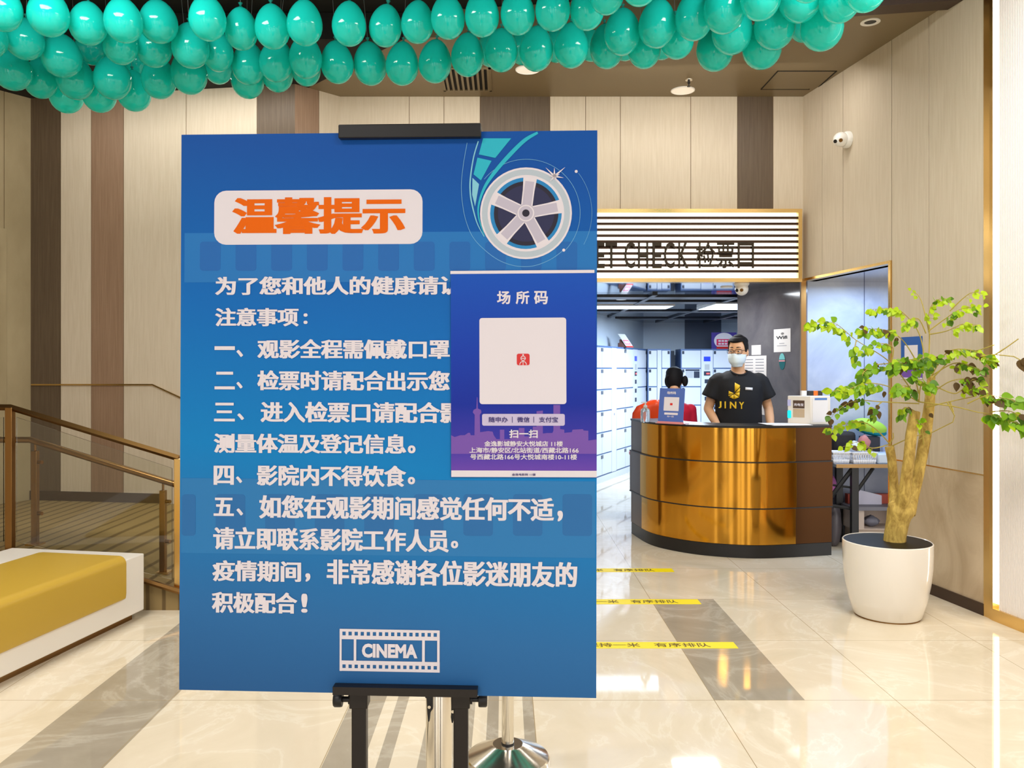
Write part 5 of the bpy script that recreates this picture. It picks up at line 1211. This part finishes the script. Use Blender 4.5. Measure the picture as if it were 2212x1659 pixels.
mb = MB(); mb.lathe([(0, .465), (.16, .465), (.17, .485), (.165, .505), (0, .51)], (WX, WY+.07, 0), 28); build('seat', mb, M_blackp, rt)
mb = MB(); mb.tube([(WX, WY+.07, .02), (WX, WY+.07, .47)], .025, 12); build('column', mb, M_chrome, rt)
mb = MB(); mb.lathe([(0, 0), (.20, 0), (.20, .012), (.03, .04), (0, .04)], (WX, WY+.07, 0), 28); build('foot', mb, M_chrome, rt)
# orange chair
OX, OY = 1.435, 7.80; M_or = mat('orange_plastic', (226, 70, 22), .3)
rt = thing('orange_chair', 'orange shell chair with a rounded back behind the code stand', 'chair', (OX, OY, 0))
mb = MB(); vs = []
for j in range(9):
    for k in range(15):
        t_ = k/14*2-1; v_ = j/8; wd_ = .228*math.sqrt(max(.02, 1-max(0, (v_-.66)/.345)**2.2)); vs.append((OX+t_*wd_, OY - .03*v_ + .06*t_*t_, .66+.51*v_))
mb.add(vs, [(j*15+k, j*15+k+1, (j+1)*15+k+1, (j+1)*15+k) for j in range(8) for k in range(14)], 0, True)
o = build('backrest', mb, M_or, rt); so = o.modifiers.new('solid', 'SOLIDIFY'); so.thickness = .014
mb = MB(); mb.loft([(OX, OY+.19, .615, .20, .20), (OX, OY+.19, .63, .225, .22), (OX, OY+.19, .655, .225, .22), (OX, OY+.19, .66, .20, .20)], 28, 0, None, .7); build('seat', mb, M_or, rt)
mb = MB(); mb.tube([(OX, OY+.19, .04), (OX, OY+.19, .62)], .025, 12); build('column', mb, M_chrome, rt)
mb = MB(); mb.lathe([(0, 0), (.21, 0), (.21, .012), (.03, .05), (0, .05)], (OX, OY+.19, 0), 28); build('foot', mb, M_chrome, rt)

# ------------------------------------------------------------------ potted tree
random.seed(21)
TX, TY = 2.268, 4.90
tree = thing('potted_tree', 'leafy three-stemmed tree in a white pot standing by the right wall', 'plant', (TX, TY, 0))
M_pot = mat('pot_white', (240, 234, 224), .18, coat=.4)
mb = MB(); mb.lathe([(.0, .004), (.178, .004), (.188, .012), (.214, .10), (.234, .20), (.245, .30), (.2475, .40), (.2475, .440), (.243, .444), (.239, .440)], (TX, TY, 0), 64); build('pot', mb, M_pot, tree)
mb = MB(); mb.lathe([(.0, 0), (.182, 0), (.182, .006), (0, .006)], (TX, TY, 0), 48); build('pot_foot', mb, M_bronze, tree)
mb = MB(); mb.lathe([(.2395, .441), (.234, .42), (.222, .36), (0, .355)], (TX, TY, 0), 48); build('pot_liner', mb, mat('liner_black', (12, 11, 11), .4, spec=.2), tree)
mb = MB(); mb.lathe([(.205, .358), (.15, .375), (0, .385)], (TX, TY, 0), 32); build('soil', mb, mat('soil', (120, 74, 44), .9), tree)
M_bark = mat('bark', (196, 152, 62), .7)
t, bs, nz, cr = noise_mix(M_bark, (142, 112, 44), (214, 184, 96), 26, 8, .7, .34, .66, (1, 1, .45), .6); add_bump(M_bark, nz, .5, .006)
tp_ = lambda px, py, d=0.0: at(px, py, TY+d); m2 = lambda r: r*TY/F
mb = MB()
mb.tube([tp_(1930,1212), tp_(1931,1184), tp_(1934,1155), tp_(1939,1128), tp_(1944,1105)], [m2(25), m2(23.5), m2(22.5), m2(23), m2(26)], 18)
mb.ell(tp_(1945, 1104), (m2(27), m2(25), m2(22)), 0, 18, 12); mb.ell(tp_(1962, 1110, -.02), (m2(12),)*3, 0, 12, 8); mb.ell(tp_(1927, 1092), (m2(9),)*3, 0, 12, 8)
mb.tube([tp_(1935,1112), tp_(1932,1072,.03), tp_(1931,1045,.05), tp_(1926,990,.06), tp_(1921,964,.06)], [m2(15), m2(11), m2(9.5), m2(9.5), m2(10)], 14)
mb.tube([tp_(1948,1112), tp_(1953,1070,-.05), tp_(1957,1040,-.06), tp_(1964,987,-.07), tp_(1968,940,-.07), tp_(1977,888,-.06)], [m2(18), m2(14), m2(12), m2(11.5), m2(11.5), m2(11)], 14)
mb.tube([tp_(1962,1110), tp_(1971,1072,.05), tp_(1979,1042,.07), tp_(1991,987,.08), tp_(1999,940,.08), tp_(2008,870,.07), tp_(2012,812,.05)], [m2(15), m2(13), m2(12.5), m2(12), m2(12.5), m2(11), m2(8)], 14)
build('trunk', bake(mb, .006, 3), M_bark, tree)
M_twig = mat('twig', (176, 158, 70), .6)
LEAFM = [mat('leaf_lime', (182, 212, 30), .4), mat('leaf_green', (128, 176, 26), .4), mat('leaf_dark_green', (84, 128, 24), .45), mat('leaf_dry_brown', (92, 70, 34), .6)]
for m_ in LEAFM:
    t, bs = nt(m_); tr = node(t, 'ShaderNodeBsdfTranslucent'); mx = node(t, 'ShaderNodeMixShader'); setin(mx, 0, .35)
    tr.inputs[0].default_value = bs.inputs['Base Color'].default_value[:]; out = t.nodes['Material Output']
    t.links.new(bs.outputs[0], mx.inputs[1]); t.links.new(tr.outputs[0], mx.inputs[2]); t.links.new(mx.outputs[0], out.inputs[0])
tw = MB(); lf = MB()
def leaf(p, d, L, m):
    """ovate leaf with a folded midrib and a pointed tip, hanging from p along d"""
    d = Vector(d).normalized(); side = d.cross(Vector((random.uniform(-.5, .5), -1, random.uniform(-.2, .5)))).normalized(); up = side.cross(d)
    w = L*random.uniform(.34, .44); fold = random.uniform(.02, .16)*L; droop = random.uniform(-.05, .18)*L
    pr = [(0, 0), (.06, .50), (.20, .90), (.38, 1.0), (.58, .82), (.76, .50), (.90, .18), (1.0, 0)]
    vs = []
    for t_, k_ in pr:
        c_ = p + d*L*t_ - up*droop*t_*t_
        vs += [c_ + side*w*k_ + up*fold*k_*.5, c_, c_ - side*w*k_ + up*fold*k_*.5]
    lf.add(vs, [(3*i+a, 3*i+3+a, 3*i+4+a, 3*i+1+a) for i in range(7) for a in (0, 1)], m, True)
def spray(pts, depth, n, size=22, brown=.08, bare=.35, dark=.25, lime=.45, r0=1.5):
    """a twig through photo points with alternate drooping leaves along its outer part"""
    if not isinstance(depth, (list, tuple)): depth = [depth[0] if isinstance(depth, (list, tuple)) else depth]*len(pts)
    P = [at(px, py, TY+dd) for (px, py), dd in zip(pts, depth)]
    C_ = []
    for i in range(len(P)-1):
        a, b, c, d_ = P[max(i-1, 0)], P[i], P[i+1], P[min(i+2, len(P)-1)]
        for k_ in range(8): t_ = k_/8; C_.append(.5*((2*b)+(c-a)*t_+(2*a-5*b+4*c-d_)*t_*t_+(3*b-a-3*c+d_)*t_**3))
    C_.append(P[-1]); N = len(C_)
    tw.tube(C_, [max(.0011, m2(r0)*(1-.8*i/(N-1))) for i in range(N)], 5)
    for i in range(n):
        t_ = bare + (1-bare)*(i+random.uniform(.2, .8))/n; f_ = t_*(N-1); k_ = min(int(f_), N-2); p = C_[k_].lerp(C_[k_+1], f_-k_)
        ax = (C_[k_+1]-C_[k_]).normalized(); s_ = 1 if i % 2 else -1
        d_ = ax*.5 + Vector((random.uniform(-.4, .4)+s_*.25, random.uniform(-.5, .35), random.uniform(-1.05, .05)))
        pet = p + (d_.normalized() + Vector((random.uniform(-.6, .6), random.uniform(-.8, .8), random.uniform(-.5, .6))))*m2(size)*random.uniform(.25, .6)
        tw.tube([p, pet], .0008, 4)
        r = random.random(); m_ = 3 if r < brown else 2 if r < brown+dark else 0 if r < brown+dark+lime else 1
        leaf(pet, d_, m2(size)*random.uniform(.75, 1.15), m_)
S_ = [  # (points, depths, leaves, size, brown, bare, dark, lime)
 ([(1985,868),(1925,785),(1850,735),(1800,697),(1748,700)], [0,-.05,-.1,-.15,-.2], 30, 21, .0, .52, .12, .62),
 ([(1850,735),(1845,760),(1848,775)], [-.1,-.12,-.12], 6, 24, 0, .1, .3, .4),
 ([(1925,785),(1928,750),(1895,742),(1868,755)], [-.05,-.06,-.1,-.12], 18, 20, 0, .3, .2, .5),
 ([(1985,790),(1950,735),(1910,712),(1862,712)], [.0,-.02,-.05,-.08], 26, 21, .22, .4, .4, .2),
 ([(2000,790),(1985,720),(1950,675),(1920,666),(1885,668)], [0,0,-.04,-.06,-.1], 26, 19, .02, .45, .15, .6),
 ([(2000,720),(1985,690),(1965,690),(1952,705)], [0,-.03,-.05,-.06], 12, 21, .04, .3, .2, .6),
 ([(2005,800),(2008,725),(2006,680),(2020,650),(2052,645)], [0,.02,0,-.02,-.04], 18, 18, .0, .42, .2, .6),
 ([(2006,715),(2040,690),(2075,668),(2118,662)], [0,-.05,-.15,-.25], 20, 19, .03, .3, .25, .6),
 ([(2052,672),(2080,645),(2100,632),(2122,634)], [-.08,-.15,-.2,-.25], 7, 18, 0, .35, .0, .95),
 ([(2010,722),(2045,715),(2080,700),(2112,702)], [0,-.1,-.2,-.28], 16, 19, 0, .4, .1, .8),
 ([(2008,722),(1990,650),(1972,628)], [0,.05,.08], 5, 12, 0, .6, 0, .8),
 ([(2012,812),(2045,762),(2090,755),(2125,768),(2142,776)], [0,-.1,-.2,-.3,-.33], 36, 21, .08, .2, .22, .55),
 ([(2012,812),(2060,785),(2095,790),(2120,800)], [0,-.1,-.2,-.28], 20, 20, .38, .25, .3, .2),
 ([(2010,806),(1985,780),(1950,778),(1925,790)], [0,-.1,-.12,-.1], 30, 25, .08, .1, .5, .15),
 ([(1985,850),(1975,800),(1990,775),(2020,770)], [0,-.12,-.15,-.15], 30, 24, .08, .15, .45, .2),
 ([(1925,785),(1895,788),(1870,800),(1858,815)], [-.05,-.1,-.12,-.14], 24, 22, .08, .15, .55, .1),
 ([(1985,868),(1920,835),(1870,828),(1840,838),(1800,845)], [0,-.1,-.15,-.18,-.22], 40, 23, .05, .3, .3, .3),
 ([(1985,868),(1960,835),(1945,835)], [0,-.15,-.18], 14, 28, .02, .25, .4, .15),
 ([(1985,868),(1990,830),(2005,828)], [0,-.15,-.2], 12, 28, .05, .3, .45, .15),
 ([(1985,872),(1905,868),(1860,865),(1830,872),(1800,895)], [0,-.1,-.12,-.16,-.2], 18, 19, .28, .4, .3, .2),
 ([(1905,868),(1893,880),(1890,895)], [-.1,-.12,-.12], 7, 24, .2, .2, .4, .2),
 ([(1980,890),(1955,880),(1945,895)], [0,-.1,-.1], 12, 21, .12, .2, .4, .3),
 ([(2012,830),(2060,850),(2085,838),(2110,840),(2130,858)], [0,-.12,-.2,-.26,-.3], 24, 21, .25, .35, .25, .4),
 ([(2012,850),(2050,825),(2085,818),(2110,822)], [0,-.1,-.18,-.25], 10, 24, .6, .4, .3, .1),
 ([(1985,868),(2060,878),(2110,890),(2140,895),(2190,912),(2216,920)], [0,-.15,-.28,-.34,-.46,-.5], 22, 27, .0, .48, .5, .05),
 ([(2090,872),(2130,855),(2160,858),(2192,865)], [-.25,-.34,-.4,-.46], 16, 26, .2, .3, .5, .05),
 ([(2140,890),(2180,888),(2215,905)], [-.34,-.44,-.5], 10, 26, .08, .3, .6, .05),
 ([(1923,960),(1895,930),(1865,912),(1830,915),(1792,928)], [.05,0,-.05,-.08,-.1], 20, 20, .0, .35, .1, .6),
 ([(1921,960),(1885,968),(1855,955),(1830,962)], [.05,0,-.05,-.08], 14, 19, .06, .3, .1, .6),
 ([(1995,960),(1990,920),(1985,905)], [-.02,-.06,-.1], 7, 20, .1, .3, .3, .4),
]
for pts, dd, n, sz, br, ba, dk, lm in S_: spray(pts, dd, int(n*1.4), sz*.76, br*.75, ba, dk*.6, lm*1.2)
for pts, dd in (([(2000,880),(2050,868),(2110,855)], [0,-.1,-.2]), ([(2046,868),(2062,898),(2058,912),(2012,935),(1985,950)], [-.1,-.12,-.1,0,0]), ([(2052,868),(2060,890)], [-.1,-.11]), ([(2012,820),(2060,770),(2120,755),(2148,745)], [0,-.1,-.25,-.3]),
                ([(2100,772),(2150,766),(2190,770),(2205,778)], [-.25,-.36,-.42,-.45]), ([(2150,766),(2175,750),(2200,732)], [-.36,-.40,-.44]), ([(1921,960),(1930,945),(1929,935)], [.05,.05,.05]), ([(1923,965),(1955,950),(2000,935)], [.05,.06,.06])):
    P = [at(px, py, TY+d_) for (px, py), d_ in zip(pts, dd)]; tw.tube(P, [m2(1.8)]+[m2(1.1)]*(len(P)-1), 5)
leaf(at(2200, 778, TY-.45), (.2, -.2, -.6), m2(26), 3); leaf(at(2206, 776, TY-.46), (.4, -.1, -.3), m2(20), 3); leaf(at(2008, 893, TY-.1), (.5, -.2, -.8), m2(12), 3)
build('twigs', tw, M_twig, tree); build('foliage', lf, LEAFM, tree)
